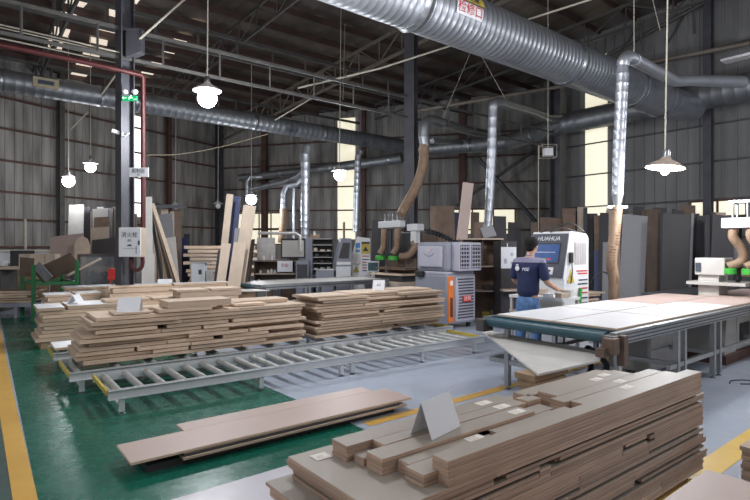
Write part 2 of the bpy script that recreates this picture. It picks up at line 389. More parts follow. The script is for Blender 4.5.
# end-wall bracing trims
def wtrim(pts, r, m, name=None, n=8):
    mb, o = wtube(pts, r, n); return struct(put(mb.build(name or nm(), m, smooth=50), o))
wtrim([at(409,112,20), at(569,85,18.3), at(652,62,16.6), at(750,43,14.6)], .07, 'truss')
wtrim([at(456,206,23.6), at(535,150,23.4)], .07, 'greysteel'); wtrim([at(478,158,23.6), at(536,222,23.2)], .09, 'darksteel')
wtrim([at(420,240,23.9), at(452,208,23.7)], .08, 'rust')
wtrim([at(560,82,18.6), at(640,37,17.2), at(750,-22,14.9)], .06, 'greysteel')
for i in range(7):
    a = 590+i*26; wtrim([at(a,70-i*9,17.9-.42*i), at(a+(20 if i%2 else -2),38-i*10,17.7-.42*i)], .03, 'greysteel')

# ---- columns of the hall
P1 = at(125,247,10.0); P2 = at(411,247,14.6)
def column(p, name, wpx, rz):
    h = roofz(p.x,p.y)
    return post((p.x,p.y), 'darksteel', wpx, h, rz, .26, name)
c1 = column(P1,'trim_column.001',.22,A-PI/2+.25); c2 = column(P2,'trim_column.002',.30,A-PI/2+.4)
b = MB(); b.prism([(0,0),(.28,.12),(.28,.5),(0,.5)], .2, 'y', 0, -.1); b.box(-.2,.3,-.12,.12,.5,.54)
struct(put(b.build('trim_bracket','darksteel'), (P1.x+.05,P1.y,5.15), .1))

# ================================================================ DUCTS
def ductmb(pts, r, ridge, n=28): return wtube(pts, r, n, ridge, 1+.0022/(r if not isinstance(r,(list,tuple)) else r[0]))
def duct(name, label, pts, r, ridge=.16, m='galv', collars=(), cw=.07, n=28, group=None):
    pts = [Vector(p) for p in pts]; t = thing(name, label, 'duct', pts[0], 0, group); mb, o = ductmb(pts, r, ridge, n)
    mb.build('duct_body', m, t, smooth=45)
    r0 = r if not isinstance(r,(list,tuple)) else None
    for c in collars:
        i, f = c; a, b_ = pts[i], pts[i+1]; q = a.lerp(b_, f); dd = (b_-a).normalized(); rr = r0 or r[i]*(1-f)+r[i+1]*f
        k = MB().tube([q-o-dd*cw, q-o-dd*cw*.3, q-o, q-o+dd*cw*.3, q-o+dd*cw], [rr*1.02,rr*1.05,rr*1.09,rr*1.05,rr*1.02], n); k.build('collar','ring',t,smooth=40)
    return t
QB, HB, RB = 6.4, 5.65, .46
big = duct('ventilation_duct', 'huge silver spiral duct running overhead from top centre to the right wall', [uv(3.0,QB,HB), uv(14.9,QB,HB), uv(15.6,QB-.05,HB-.02), uv(16.9,QB-.2,HB)], [RB,RB,.42,.40], .135, 'galv', [(0,.25),(0,.64),(0,.89),(1,.5)], .1, 40)
def on_big(u, a):   # a angle round the duct measured from -V horizontal, up
    return uv(u, QB-math.cos(a)*RB*1.01, HB+math.sin(a)*RB*1.01)
# inspection sticker, wrapped on the duct side facing the camera
def wrap_patch(name, m, u0,u1,a0,a1, parent, off=1.03):
    b = MB(); n = 6; vs = []; o = parent.location
    for i in range(n+1):
        a = a0+(a1-a0)*i/n
        for u in (u0,u1):
            for k in (off, off+.01): vs.append(uv(u, QB-math.cos(a)*RB*k, HB+math.sin(a)*RB*k)-o)
    fs = []
    for i in range(n):
        q = i*4; fs += [(q,q+4,q+6,q+2),(q+1,q+3,q+7,q+5)]
    return b.add(vs, fs).build(name, m, parent)
wrap_patch('sticker','paper', 6.55,7.2,-.36,.10, big); wrap_patch('warning_sticker','yellow', 6.7,7.25,.18,.50, big)
an = -.13
t = text('检修口', .21, 'ink_red', big, (0,0,0), (0,0,0)); n_ = (-V*math.cos(an)+Vector((0,0,math.sin(an)))); upv = (V*math.sin(an)+Vector((0,0,math.cos(an))))
mt = Matrix((U, upv, n_)).transposed().to_4x4(); mt.translation = uv(6.87, QB-math.cos(an)*RB*1.06, HB+math.sin(an)*RB*1.06)-big.location
t.matrix_local = mt
t = text('注意', .16, 'ink_dark', big, (0,0,0), (0,0,0)); an = .33
n_ = (-V*math.cos(an)+Vector((0,0,math.sin(an)))); upv = (V*math.sin(an)+Vector((0,0,math.cos(an))))
mt = Matrix((U, upv, n_)).transposed().to_4x4(); mt.translation = uv(6.97, QB-math.cos(an)*RB*1.06, HB+math.sin(an)*RB*1.06)-big.location; t.matrix_local = mt
# duct over the left half
dl = duct('ventilation_duct', 'long grey duct crossing the left half high up, behind the first column', [uv(-5,17,6.0), uv(15.2,17,5.95)], .29, .22, 'galv_dust', [(0,.30),(0,.42),(0,.47),(0,.66),(0,.80)], .08)
MB().at(uv(2.1,16.66,6.02)-uv(-5,17,6.0)+V*.03, A).box(-.3,.3,-.02,.06,-.13,.13).build('sticker','rope',dl)
MB().at(uv(2.1,16.62,6.02)-uv(-5,17,6.0)+V*.03, A).box(-.18,.18,-.02,0,-.05,.05).build('sticker_print','ink_dark',dl)
# duct hugging right wall and back wall
k1 = Vector((P3[0]-.55,P3[1]-.75,5.95)); dr = Vector((.629,-.777,0))
duct('ventilation_duct', 'grey duct along the right wall that continues in front of the back wall', [k1+dr*11, k1+dr*5.2, k1+dr*.3, Vector((5.6,22.0,5.95)), Vector((1.6,23.0,5.8))], [.42,.40,.36,.34,.26], .28, 'galv_dust', [(0,.8),(1,.25),(1,.6),(2,.5),(3,.4)], .08)
duct('ventilation_duct', 'small straight duct along the back wall, lowest of the long ducts', [at(402,158,24.2), at(360,164,25), at(300,171.5,26.2), at(240,178,27.4)], [.24,.23,.2,.17], .5, 'galv_dust', [(0,.3),(1,.4),(2,.3)], .07)
duct('ventilation_duct', 'pale branch duct below the small wall duct near the back corner', [at(249,190,25.6), at(285,182,24.6), at(298,177,24.0), at(306,170,23.5)], [.11,.14,.16,.16], .5, 'galv', [(0,.6),(1,.5)], .05)
# T-branch on the big duct, with its dropper and brown hose
D1 = 8.6
def drop(label, pts, r, ridge=.12, hose=None, rh=.1, extra=None, m='galv'):
    t = thing('extraction_pipe', label, 'pipe', pts[0]); mb, o = wtube(pts, r, 20, ridge, 1.015); mb.build('pipe_body', m, t, smooth=45)
    if hose:
        hp = smoothpts(hose, 10); hb, _ = wtube([h for h in hp], rh, 16, .05, 1.03); ob = hb.build('hose','hose',t,smooth=60); ob.location = Vector(hp[0])-o
    return t
t = drop('silver pipe dropping from the big overhead duct, ending in a brown hose', [at(623,62,D1),at(622.5,75,D1),at(619,150,D1),at(617.5,195,D1),at(617,208,D1)], [.075,.095,.095,.09,.05], .14,
     [at(617,207,D1),at(614.5,235,D1),at(611.5,262,D1),at(614,280,D1),at(613.5,305,D1)], .085)
MB().box(-.16,.16,-.03,.03,-.02,.02).build('gate_valve','white',t).location = at(617,207,D1)-Vector(t.location)
mb = MB(); p = lambda x,y,dd: at(x,y,dd)-Vector(t.location)
mb.tube(smoothpts([p(623,66,D1),p(624,60,D1),p(629,57,8.7),p(636,61,8.9)],5), .10, 18); mb.tube([p(635,60,8.8),p(674,81,10.4),p(690,80.5,11.0),p(742,82,11.6)], [.10,.11,.11,.13], 18); mb.build('branch_pipe','galv',t,smooth=50)
# second dropper (490) with elbow and branch
t = drop('silver pipe dropping beside the leaning mauve board in the centre right', [at(493,108,12.2),at(492,150,12.2),at(489.5,200,12.2),at(488,222,12.2),at(486.5,233,12.2)], [.10,.105,.105,.09,.12], .2, extra=1)
mb = MB(); mb.tube(smoothpts([p(493,110,12.2),p(494,104,12.2),p(500,102,12.5),p(508,105,13.2)],5), .11, 18); mb.tube([p(506,104,13.0),p(530,111,16),p(549,119,18.4),p(569,119,18.6)], [.11,.12,.15,.15], 18); mb.build('branch_pipe','galv_dust',t,smooth=50)
# the long tan hose
t = drop('thick tan hose sweeping down to the router head in the middle', [at(425,147,14.2),at(423.5,135,14.2)], [.13,.14], .05,
     [at(424.5,145,14.2),at(423,165,14.1),at(417,185,14),at(409,200,13.9),at(401,215,13.7)], .13)
mb = MB(); mb.tube(smoothpts([p(423.5,137,14.2),p(425,124,14.2),p(431,120,14.5),p(441,123,15)],5), .14, 18); mb.tube([p(438,121.5,15),p(462,129,18),p(485,134,21)], [.13,.14,.16], 18); mb.tube([p(432,141,15),p(462,143,21)], .07, 12); mb.build('branch_pipe','galv_dust',t,smooth=50)
drop('thin silver pipe right behind the tan hose', [at(418,150,15.2),at(414,150,15.2),at(412.5,160,15.1),at(411.5,200,15),at(411,228,15)], [.1,.1,.11,.11,.10], .22)
drop('silver flexible pipe hanging right of the tall yellow wall strip', [at(361,151,20),at(358,156,20),at(357.5,180,20),at(356,232,20)], [.10,.12,.13,.13], .22)
drop('tall silver pipe left of the yellow wall strip, reaching down to the shelves', [at(308,146,18),at(305.5,155,18),at(305.3,180,18),at(305,262,18)], [.12,.17,.15,.14], .22)
drop('slim silver pipe standing close beside the tall one', [at(294.5,186,21),at(294,200,21),at(294,240,21)], .07, .2)
t = drop('short bent silver pipe over the windows ending in an orange hose', [at(306,168,20.5),at(304,176,20.5),at(297,184,20.5),at(287,186,20.5),at(284,194,20.5),at(283.5,210,20.5)], .13, .2, [at(283.5,209,20.5),at(283,225,20.5),at(281,243,20.5)], .14)
drop('thin hooked pipe above the pale leaning board', [at(262,177,25),at(250,177,25),at(247.5,181,25),at(247,200,25),at(246.5,215,25)], .09, .2)

# ================================================================ PENDANTS, CABLES
def pendant(label, px, py, d, w, on, rodtop, watts=60, tilt=0, m='shade', bulb=.085, group='round hall pendant lamps'):
    s = w*d/FPX/2; o = at(px,py,d); bz = -bulb*.75      # o = bottom rim centre
    t = thing('pendant_lamp', label, 'lamp', o, 0, group)
    h = s*.55
    sh = MB().at((0,0,0),0,0,tilt).lathe([(s,0),(s*1.0,.012),(s*.72,h*.45),(s*.3,h*.85),(s*.22,h*1.1),(s*.19,h*1.1),(s*.27,h*.8),(s*.68,h*.38),(s*.97,0),(s,0)], 32).build('shade', m, t, smooth=50)
    MB().at((0,0,0),0,0,tilt).lathe([(0,h*1.9),(s*.12,h*1.9),(s*.2,h*1.6),(s*.2,h*1.1),(0,h*1.1)], 16).build('socket','ring',t,smooth=40)
    r = rodtop-o; MB().tube([(0,0,h*1.8), r], .012, 8).build('rod','conduit',t)
    MB().at((0,0,bz),0,0,tilt).lathe([(0,-bulb)]+[(bulb*math.sin(PI*k/12),-bulb*math.cos(PI*k/12)) for k in range(1,10)]+[(bulb*.4,bulb*.8),(0,bulb*.82)], 24).build('bulb','bulb' if on else 'bulb_off',t,smooth=60)
    if on:
        l = bpy.data.lights.new('lamp_light','POINT'); l.energy = watts; l.shadow_soft_size = .12; l.color = (.93,.96,1)
        lo = bpy.data.objects.new('lamp_light', l); C.objects.link(lo); lo.parent = t; lo.location = (0,0,-bulb*2-.12)
    return t
def rt(px,py,d): return at(px,py,d)
def roof_above(px,d,dx=0): q = at(px,247,d); return Vector((q.x+dx,q.y,roofz(q.x,q.y)-.1))
pendant('brightest hanging lamp, left of centre below the dark roof', 207.3, 91, 9.5, 28, True, roof_above(209,9.5), 330, bulb=.17)
pendant('lit lamp at far left, upper of the two before the left wall', 90.5, 163.5, 17.6, 14.5, True, roof_above(90.5,17.6), 70, bulb=.17)
pendant('lit lamp at far left, lower of the two before the left wall', 68.5, 177, 17.5, 12, True, roof_above(68.5,17.5), 40, bulb=.19)
pendant('lit lamp in front of the tall yellow wall strip', 339.5, 171, 16, 16, True, roof_above(341,16), 240, bulb=.17)
pendant('lit lamp over the pale leaning boards near the back corner', 251.3, 195.5, 20, 11, True, roof_above(251.5,20), 240, bulb=.2)
pendant('dusty tan lamp hanging at the right over the long white table', 665, 168, 8.0, 36, True, roof_above(672,8,.0), 200, tilt=.12, m='shade_tan', bulb=.06)
pendant('unlit lamp hanging nearest the back corner', 218, 204, 24, 10, False, roof_above(218.5,24), bulb=.12)
pendant('unlit lamp hanging left of the corner over the board racks', 175.5, 205, 24, 9, False, roof_above(176,24), bulb=.12)
# unseen lamps added outside the frame to brighten foreground and mid area
for i,(u,v) in enumerate(((-.5,1.2),(4.2,-1.2),(8.0,1.0),(-3.5,5.5),(12.5,0.5),(-7,9.5),(3.9,5.3),(6.2,3.9))):
    q = uv(u,v,4.6 if i < 6 else 5.0); t = thing('pendant_lamp', 'added unseen lamp outside the frame, put in to brighten the hall', 'lamp', q, 0, 'added lamps outside the frame')
    MB().lathe([(.3,0),(.3,.012),(.2,.08),(.07,.14),(.06,.14),(.19,.07),(.29,0),(.3,0)], 24).build('shade','shade',t,smooth=50)
    MB().lathe([(0,-.12),(.08,-.08),(.1,0),(.04,.1),(0,.1)], 16).build('bulb','bulb',t,smooth=60)
    MB().tube([(0,0,.13),(0,0,roofz(q.x,q.y)-4.7)], .012, 8).build('rod','conduit',t)
    l = bpy.data.lights.new('lamp_light','POINT'); l.energy = (95,120,170,260,280,200,280,80)[i]; l.shadow_soft_size = .25; l.color = (.97,.97,1)
    lo = bpy.data.objects.new('lamp_light', l); C.objects.link(lo); lo.parent = t; lo.location = (0,0,-.3)
# square lantern and flat panel lamp
t = thing('square_lamp','small square white lamp in a wire cage near the third column','lamp',at(548,156,15))
MB().box(-.12,.12,-.08,.08,0,.22,bev=.01).build('housing','white',t)
b = MB(); 
for x in (-.2,.2):
    b.tube([(x,-.15,-.05),(x,-.15,.3)],.006,6); b.tube([(x,.15,-.05),(x,.15,.3)],.006,6)
for z in (-.05,.3):
    b.tube([(-.2,-.15,z),(.2,-.15,z),(.2,.15,z),(-.2,.15,z),(-.2,-.15,z)],.006,6)
b.build('wire_cage','conduit',t); MB().tube([(0,0,.22), (0,0,roofz(*at(548,0,15)[:2])-1.6-3)],.012,8).build('rod','conduit',t)
MB().tube([(-.27,0,.3),(-.27,0,-2.2)],.012,8).build('drop_rod','conduit',t)
t = thing('panel_lamp','flat grey lamp panel mounted high on the right wall','lamp',at(738,59,12.5),-.9)
MB().at((0,0,0),0,.0,.0).box(-.32,.32,-.16,.16,0,.05,bev=.01).build('housing','white',t)
b = MB()
for i in range(9): b.box(-.3+.068*i,-.3+.068*i+.04,-.14,.14,-.012,0)
b.build('louvre','shade',t); MB().bar((.3,.1,.03),(.9,.5,.3),.03).build('bracket','ring',t)

def cable(label, pts, r, m, cat='cable', name='cable', n=6, group=None):
    mb, o = wtube(pts, r, n); ob = put(mb.build(name, m, smooth=60), o); return tag(ob, label, cat, group)
cable('pale conduit crossing the roof space diagonally, passing behind the big duct', [at(298,88,14), at(380,68.5,13), at(453,45,12), at(520,22,11.2), at(598,-3,10.4)], .022, 'conduit', 'conduit', 'conduit')
cable('thin yellowish rope sagging between the red pipe and the corner', smoothpts([at(147,155,13),at(180,154,15),at(220,147,17),at(268,134,18)],6), .015, 'rope', 'rope', 'rope')
mb = MB(); 
cable('fire pipe painted dark red, running along the roof and down beside the first column', smoothpts([at(-20,41,8.5),at(60,57,9.2),at(120,70,9.8),at(141,75,10.1)],5)+[at(143.2,78,10.15),at(143.2,160,10.15),at(143.2,255,10.15)], .045, 'redpipe', 'pipe', 'fire_pipe', 14)
for i,(y0,y1,dd) in enumerate(((24,53,9.0),(27,55,9.1),(33,60,9.2),(38,64,9.3))):
    cable(['pale conduit at far upper left, topmost of four above the red pipe','pale conduit at far upper left, second from top of four','pale conduit at far upper left, third from top of four','pale conduit at far upper left, just above the red pipe'][i], [at(-15,y0-3,dd), at(122,y1,dd+.9)], .014, 'conduit', 'conduit', 'conduit')
cable('thin pale brace slanting up right from the first column bracket', [at(134,44,10), at(186,-2,9.5)], .02, 'conduit', 'brace', 'brace')
cable('pale slanting rod left of the first column below the roof', [at(102,94,13), at(118,72,12.6)], .02, 'conduit', 'brace', 'brace')
cable('pale slanting rod just below the left duct', [at(70,130,15), at(88,112,14.6)], .02, 'conduit', 'brace', 'brace')
cable('pale conduit slanting above the left duct in the centre', [at(275,120,17), at(312,98,16)], .02, 'conduit', 'conduit', 'conduit')
for (x0,y0,x1,y1,d0,lb) in ((634,0,634,54,9,'left'),(650,-5,660,30,10,'middle'),(473,52,443,118,14,'slanting left'),(476,52,506,100,13,'slanting right'),(345,30,343,100,15,'before the yellow strip')):
    cable('thin hanger wire %s of those holding the ducts' % lb, [at(x0,y0-6,d0),at(x1,y1,d0)], .006, 'conduit', 'wire', 'hanger_wire')

# ---- things on the first column
q = at(130,101,9.8)
t = thing('exit_sign','green lit exit sign with a running figure on the first column','sign',q,-.1)
MB().box(-.14,.14,-.02,.02,0,.09,bev=.004).build('sign_box','exit',t)
b = MB().at((0,-.024,0)); b.box(-.13,-.05,-.002,.002,.048,.062); b.prism([(-.145,.055),(-.115,.03),(-.115,.08)],.004,'y',0,-.002)
b.prism([(-.02,.02),(0,.02),(.03,.055),(.06,.04),(.07,.05),(.03,.08),(.01,.08),(-.02,.06),(-.01,.05),(.005,.06)],.004,'y',0,-.002); b.box(.02,.045,-.002,.002,.082,.105); b.box(.08,.14,-.002,.002,.02,.03)
b.build('pictogram','exit_white',t)
for x in (-.09,.09):
    t2 = tag(put(MB().lathe([(0,0),(.03,0),(.055,.03),(.06,.06),(.04,.085),(0,.09)],16).build('emergency_lamp','white',smooth=50), q+Vector((x,0,.125))), 'round emergency spotlight on top of the exit sign, %s one'%('left' if x<0 else 'right'), 'lamp', 'emergency lamps')
t = thing('security_camera','white security camera on an arm beside the first column','camera',at(119,133,9.9),.5)
MB().at((0,0,0),0,.0,.25).box(-.13,.07,-.04,.04,-.035,.035,bev=.012).build('camera_body','white',t); MB().at((-.13,0,.03),0,0,PI/2).lathe([(0,0),(.028,0),(.028,.02),(0,.02)],14).build('lens','black',t)
MB().tube([(.05,0,-.03),(.1,0,-.05),(.18,0,.02)],.012,8).build('bracket','white',t)
q = at(139,177,9.7); t = thing('notice_board','small white notice sign with three characters high on the first column','sign',q,-.05)
MB().box(-.18,.18,-.01,.01,0,.17,bev=.003).build('sign_plate','paper',t); text('配料区', .085, 'ink_dark', t, (0,-.013,.11), (PI/2,0,0)); text('01', .05, 'ink_dark', t, (0,-.013,.04), (PI/2,0,0))
q = at(129,257,9.7); t = thing('hydrant_box','white fire hydrant cabinet with a tan side hung on the first column','cabinet',q,-.15)
MB().box(-.21,.23,0,.18,0,.54,bev=.006).build('box_body','tan',t); MB().box(-.19,.24,-.02,0,.005,.535,bev=.004).build('door','paper',t)
text('消火栓', .11, 'ink_dark', t, (.02,-.023,.40), (PI/2,0,0)); text('(栓)', .055, 'ink_dark', t, (.02,-.023,.30), (PI/2,0,0))
b = MB(); b.prism([(-.03,.20),(.07,.20),(.06,.23),(-.0,.23)],.004,'y',0,-.026); b.box(-.1,.18,-.024,-.02,.155,.16); b.box(.15,.16,-.024,-.02,.06,.2); b.build('pictogram','ink_dark',t)
MB().box(.2,.225,-.035,-.02,.22,.3).build('handle','black',t)
t = tag(put(MB().at((0,0,0)).tube(smoothpts([(-.06,0,0),(-.06,0,-.12),(0,0,-.2),(.1,0,-.2),(.16,0,-.1),(.16,0,.05)],6),.035,14).build('hydrant_valve','redpipe',smooth=60), at(134,259,9.9)),'red elbow valve below the hydrant cabinet','valve')

# ================================================================ CONVEYORS
AC = math.atan2(3.05,4.1); UC = Vector((math.cos(AC),math.sin(AC),0)); VC = Vector((-math.sin(AC),math.cos(AC),0))
OC = Vector((-2.52,5.0,0))
def conveyor(label, o, L, W, leg_us, rollers=True, step=.21, zt=.245):
    t = thing('roller_conveyor', label, 'conveyor', o, AC, 'roller conveyors')
    for k,y in ((0,0),(1,W)):
        b = MB(); b.box(0,L,y-.02,y+.02,zt-.085,zt); b.box(0,L,y-.045 if k==0 else y-.0,y+.0 if k==0 else y+.045,zt-.006,zt); b.box(0,L,y-.045 if k==0 else y,y if k==0 else y+.045,zt-.09,zt-.084)
        b.build('side_rail','rail',t)
    for x in (0,L): MB().box(x-.012,x+.012,0,W,zt-.05,zt-.004).build('end_plate','yellow',t)
    for u in leg_us:
        for y in (0,W):
            b = MB(); b.box(u-.025,u+.025,y-.022,y+.022,.03,zt-.08); l = b.build('leg','rail',t)
            MB().at((u,y,0)).lathe([(0,0),(.035,0),(.035,.012),(.01,.02),(.01,.045),(0,.045)],12).build('foot','ring',l)
        MB().box(u-.015,u+.015,0,W,.07,.1).build('cross_brace','rail',t)
    if rollers:
        u = .1
        while u < L-.08:
            MB().at((u,0,zt-.035)).tube([(0,.03,0),(0,W-.03,0)],.036,16).build('roller','roller',t,smooth=50); u += step
    return t
LA = 5.2
conveyor('empty grey roller conveyor in front of the board stacks', OC, LA, .80, (.12,1.55,2.62,2.78,3.95,5.0))
conveyor('roller conveyor under the two large board stacks', OC+UC*-.2+VC*1.02, 5.75, .85, (.12,1.8,3.4,5.6), True, .4)
conveyor('white ended conveyor behind the stacks, furthest of the three', OC+UC*-.22+VC*2.35, 5.4, .6, (.12,1.8,3.4,5.0), True, .5)
tag(put(MB().box(0,.9,0,.56,0,.03,0,1).build('board',['board_edge','whiteboard']), OC+UC*-.20+VC*2.37+Vector((0,0,.274)), AC), 'white topped panel lying on the end of the furthest conveyor', 'board')

# ================================================================ BOARD STACKS
def board(x0,x1,y0,y1,z0,z1,origin,rz,label,group,mats=('board_edge','board'),name='board',notch=None):
    cx,cy = (x0+x1)/2,(y0+y1)/2; co,si = math.cos(rz),math.sin(rz)
    b = MB().box(x0-cx,x1-cx,y0-cy,y1-cy,0,z1-z0,0,1)
    o = b.build(name, list(mats))
    put(o, (origin[0]+cx*co-cy*si, origin[1]+cx*si+cy*co, origin[2]+z0), rz)
    return tag(o, label, 'board', group)
def stack(origin, rz, L, D, z0, z1, t, where, group, mats, lens=(2,3), lj=.12, rj=.05, fj=.025, gap=.004, skew=None):
    n = int((z1-z0)/t); step = (z1-z0)/n
    for i in range(n):
        frac = i/n; lo = R(0,lj)+(skew(frac) if skew else 0); hi = L-R(0,rj)
        k = random.choice(lens); cuts = sorted([lo+(hi-lo)*(j/k)+R(-.25,.25) for j in range(1,k)]); es = [lo]+cuts+[hi]
        for j in range(k):
            pos = {1:['whole'],2:['left','right'],3:['left','middle','right'],4:['left end','left middle','right middle','right end']}[k][j]
            f = R(0,fj) if random.random()>.15 else R(fj,fj*3.5)
            a,c = es[j]+.003, es[j+1]-.003
            if j and random.random()<.25: a += R(.02,.12)
            rank = n-1-i
            board(a,c,f,D-R(0,.05),z0+i*step,z0+(i+1)*step-gap,origin,rz,'%s board, %s layer from the top of the %s'%(pos,ORD[rank],where) if pos!='whole' else 'full length board, %s layer from the top of the %s'%(ORD[rank],where), group, mats)
O1 = OC+UC*-.13+VC*1.16
stack(O1, AC, 2.95, .80, .275, .80, .044, 'left conveyor stack', 'boards of the left conveyor stack', ('board_edge','board'), (3,3,4), .16, .10, .05, .010, lambda f: .0+ .22*max(0,f-.5)*2)
# loose top pieces of the left conveyor stack
for (x0,x1,y0,y1,z0,h,lb) in ((.42,.85,.1,.45,.80,.022,'small board under the folded card at the left end of the left conveyor stack'),(.9,1.55,.02,.36,.80,.045,'lower thick board on top of the left conveyor stack'),(1.0,1.8,.02,.42,.845,.085,'thick plain board lying highest on the left conveyor stack'),
      (1.9,2.35,.15,.5,.80,.03,'short board right of the thick one on the left conveyor stack'),(2.0,2.8,.35,.75,.80,.05,'wide board at the right rear on top of the left conveyor stack'),(1.78,2.05,.3,.6,.80,.045,'small offcut in the middle top of the left conveyor stack'),(.55,1.3,.5,.78,.80,.03,'rear board on top of the left conveyor stack')):
    board(x0,x1,y0,y1,z0,z0+h-.002,O1,AC,lb,'loose boards on the left conveyor stack')
O2 = OC+UC*2.90+VC*1.13
stack(O2, AC, 2.62, .85, .275, .86, .040, 'right conveyor stack', 'boards of the right conveyor stack', ('board_edge','board'), (2,2,3), .16, .08, .05, .010)
for (x0,x1,y0,y1,z0,h,lb) in ((-.02,.7,.05,.6,.86,.02,'thin board at the left on top of the right conveyor stack'),(.75,1.65,.1,.7,.86,.025,'thin board at the middle on top of the right conveyor stack'),(1.75,2.5,.25,.8,.86,.022,'thin board at the right on top of the right conveyor stack')):
    board(x0,x1,y0,y1,z0,z0+h-.002,O2,AC,lb,'loose boards on the right conveyor stack')
O3 = Vector((-5.25,8.15,0))
tag(put(MB().box(.1,1.9,.05,.85,0,.12).build('pallet','wood'), O3, AC),'low pallet under the white topped stack at the left','pallet')
stack(O3, AC, 2.0, .95, .12, .60, .055, 'left floor stack', 'boards of the left floor stack', ('board_edge','board'), (1,2), .14, .08, .04, .008)
for (x0,x1,y0,y1,z0,h,lb) in ((.05,.42,.0,.8,.60,.05,'short white topped panel at the left end of the left floor stack'),(.47,1.25,.04,.85,.60,.06,'white topped panel in the middle of the left floor stack'),(1.3,2.4,.1,.9,.60,.05,'white topped panel at the right end of the left floor stack')):
    board(x0,x1,y0,y1,z0,z0+h-.002,O3,AC,lb,'white topped panels',('board_edge','whiteboard'))
# rear white-topped stacks
def rearstack(px, py, z, L, D, n, where, top='whiteboard', nt=2, z0=.12):
    o = fl(px,py,z); o.z = 0
    tag(put(MB().box(.1,L-.1,.05,D-.1,0,z0).build('pallet','wood'), o, AC),'low pallet under the %s'%where,'pallet')
    t = (z-.03-z0)/n
    for i in range(n):
        board(R(0,.1),L-R(0,.1),R(0,.04),D-R(0,.05),z0+t*i,z0+t*(i+1)-.008,o,AC,'%s board from the top of the %s'%(ORD[n-1-i].replace('topmost','first'),where),'boards of the '+where)
    for j in range(nt):
        a = L*j/nt+.02; board(a,L*(j+1)/nt-.02,R(0,.06),D-R(0,.06),z-.03,z+R(0,.01),o,AC,'%s %s panel on top of the %s'%(['left','right','third'][j],'white' if top=='whiteboard' else 'pale',where),'top panels of the '+where,('board_edge',top))
rearstack(44,296,.74,.95,.7,7,'second stack behind the left floor stack')
rearstack(64,288.5,.80,1.9,.7,7,'long white stack behind the folded cards')
rearstack(105,301,.70,1.5,.55,7,'pale stack behind the left conveyor stack','board')
rearstack(108,287,.88,2.3,.30,8,'narrow white stack by the first column')
rearstack(176,291,.84,1.2,.5,7,'stack before the small white cabinet','board')

# ---- foreground stack (frame: origin at its near right top corner)
AF = math.radians(38); OF = Vector((2.24,3.635,0))
G = 'grey topped boards of the foreground stack'; LM = ('lam_edge','lam')
tag(put(MB().box(-2.6,-.1,.05,.7,0,.06).build('pallet','wood'), OF, AF),'low pallet under the big foreground stack','pallet')
t = .018; n = 32; z = .062; cutset = None
for i in range(n):
    if i % 4 == 0:
        k = random.choice((2,3,3)); cutset = sorted(R(-2.2,-.5) for _ in range(k-1)); base_f = R(0,.012); rend = R(.0,.15)
    lo = -2.72-R(0,.10) if i > 20 else -2.68-R(0,.16); hi = rend+R(-.02,.02)
    if i in (30,31): lo = -2.82; hi = -.02
    if i == 24: lo = -2.89
    if i in (21,22): lo = -2.87
    back = {31:.70,30:.70,29:.70,26:.74,25:.74}.get(i,.78)
    es = [lo]+cutset+[hi]
    if i == n-1: es = [lo, hi]
    rank = n-1-i
    for j in range(len(es)-1):
        nm_ = {1:['full'],2:['left','right'],3:['left','middle','right']}[len(es)-1][j]
        f = base_f+R(0,.006)
        if random.random() < .10: f += R(.03,.07)
        a = es[j]+.002; c = es[j+1]-.002
        if j and random.random() < .22: a += R(.03,.10)
        if i >= 30: f = .0
        board(a, c, f, back-R(0,.02), z, z+t-.0012, OF, AF, '%s board of the wide foreground pile, %s wide layer from the top'%(nm_,ORD[rank]), G, LM)
    z += t
ZT = z   # about .62
def fb(x0,x1,y0,y1,k0,k1,what):
    for k in range(k0,k1):
        lb = '%s of the foreground stack, %s' % (what, {0:'bottom board',1:'second board up',2:'third board up',3:'fourth board up',4:'fifth board up',5:'sixth board up',6:'seventh board up'}[k])
        j = R(-.004,.004); last = board(x0+j,x1+j,y0+R(-.002,.002),y1,ZT+k*t,ZT+(k+1)*t-.0012,OF,AF,lb,G,LM)
    return last
def lab(o, dx, dy, w=.1, h=.055, rz=0):
    z_ = max(v.co.z for v in o.data.vertices)
    MB().at((dx,dy,z_),rz).box(-w/2,w/2,-h/2,h/2,0,.0012).build('paper_label','label',o)
    b = MB().at((dx,dy,z_+.0012),rz)
    for i in range(3): b.box(-w*.4,w*.1,-h*.3+i*h*.25,-h*.3+i*h*.25+h*.08,0,.0004)
    b.build('label_print','tan',o)
fb(-2.47,.0,.0,.09,0,6,'long front row')
b_ = fb(-2.55,-2.02,.06,.17,0,3,'short labelled row behind the front row'); lab(b_,.12,0); 
b_ = fb(-2.53,-1.95,.175,.245,0,3,'second short labelled row'); lab(b_,.16,0)
fb(-1.98,-1.35,.10,.2,0,4,'inner front piece left of the gap')
b_ = fb(-2.02,-1.42,.205,.245,0,3,'narrow inner piece'); 
b_ = fb(-2.61,-1.55,.25,.36,0,4,'inner long row under the card'); lab(b_,.45,0)
b_ = fb(-2.50,-1.46,.37,.455,0,4,'inner row left of the centre'); lab(b_,.36,0); lab(b_,-.1,0)
fb(-2.61,-2.52,.375,.45,0,2,'tiny step piece')
b_ = fb(-2.64,-1.45,.46,.58,0,4,'rearmost left row'); lab(b_,.40,0)
b_ = fb(-1.28,-.09,.10,.2,0,5,'inner front row at the right end'); lab(b_,-.05,0)
b_ = fb(-1.33,-.12,.205,.30,0,5,'middle row at the right end'); lab(b_,.1,0)
b_ = fb(-1.25,-.35,.305,.44,0,5,'rear row at the right end'); lab(b_,.1,0); lab(b_,.25,.03)
fb(-1.33,-.36,.445,.56,0,4,'rearmost row at the right end')
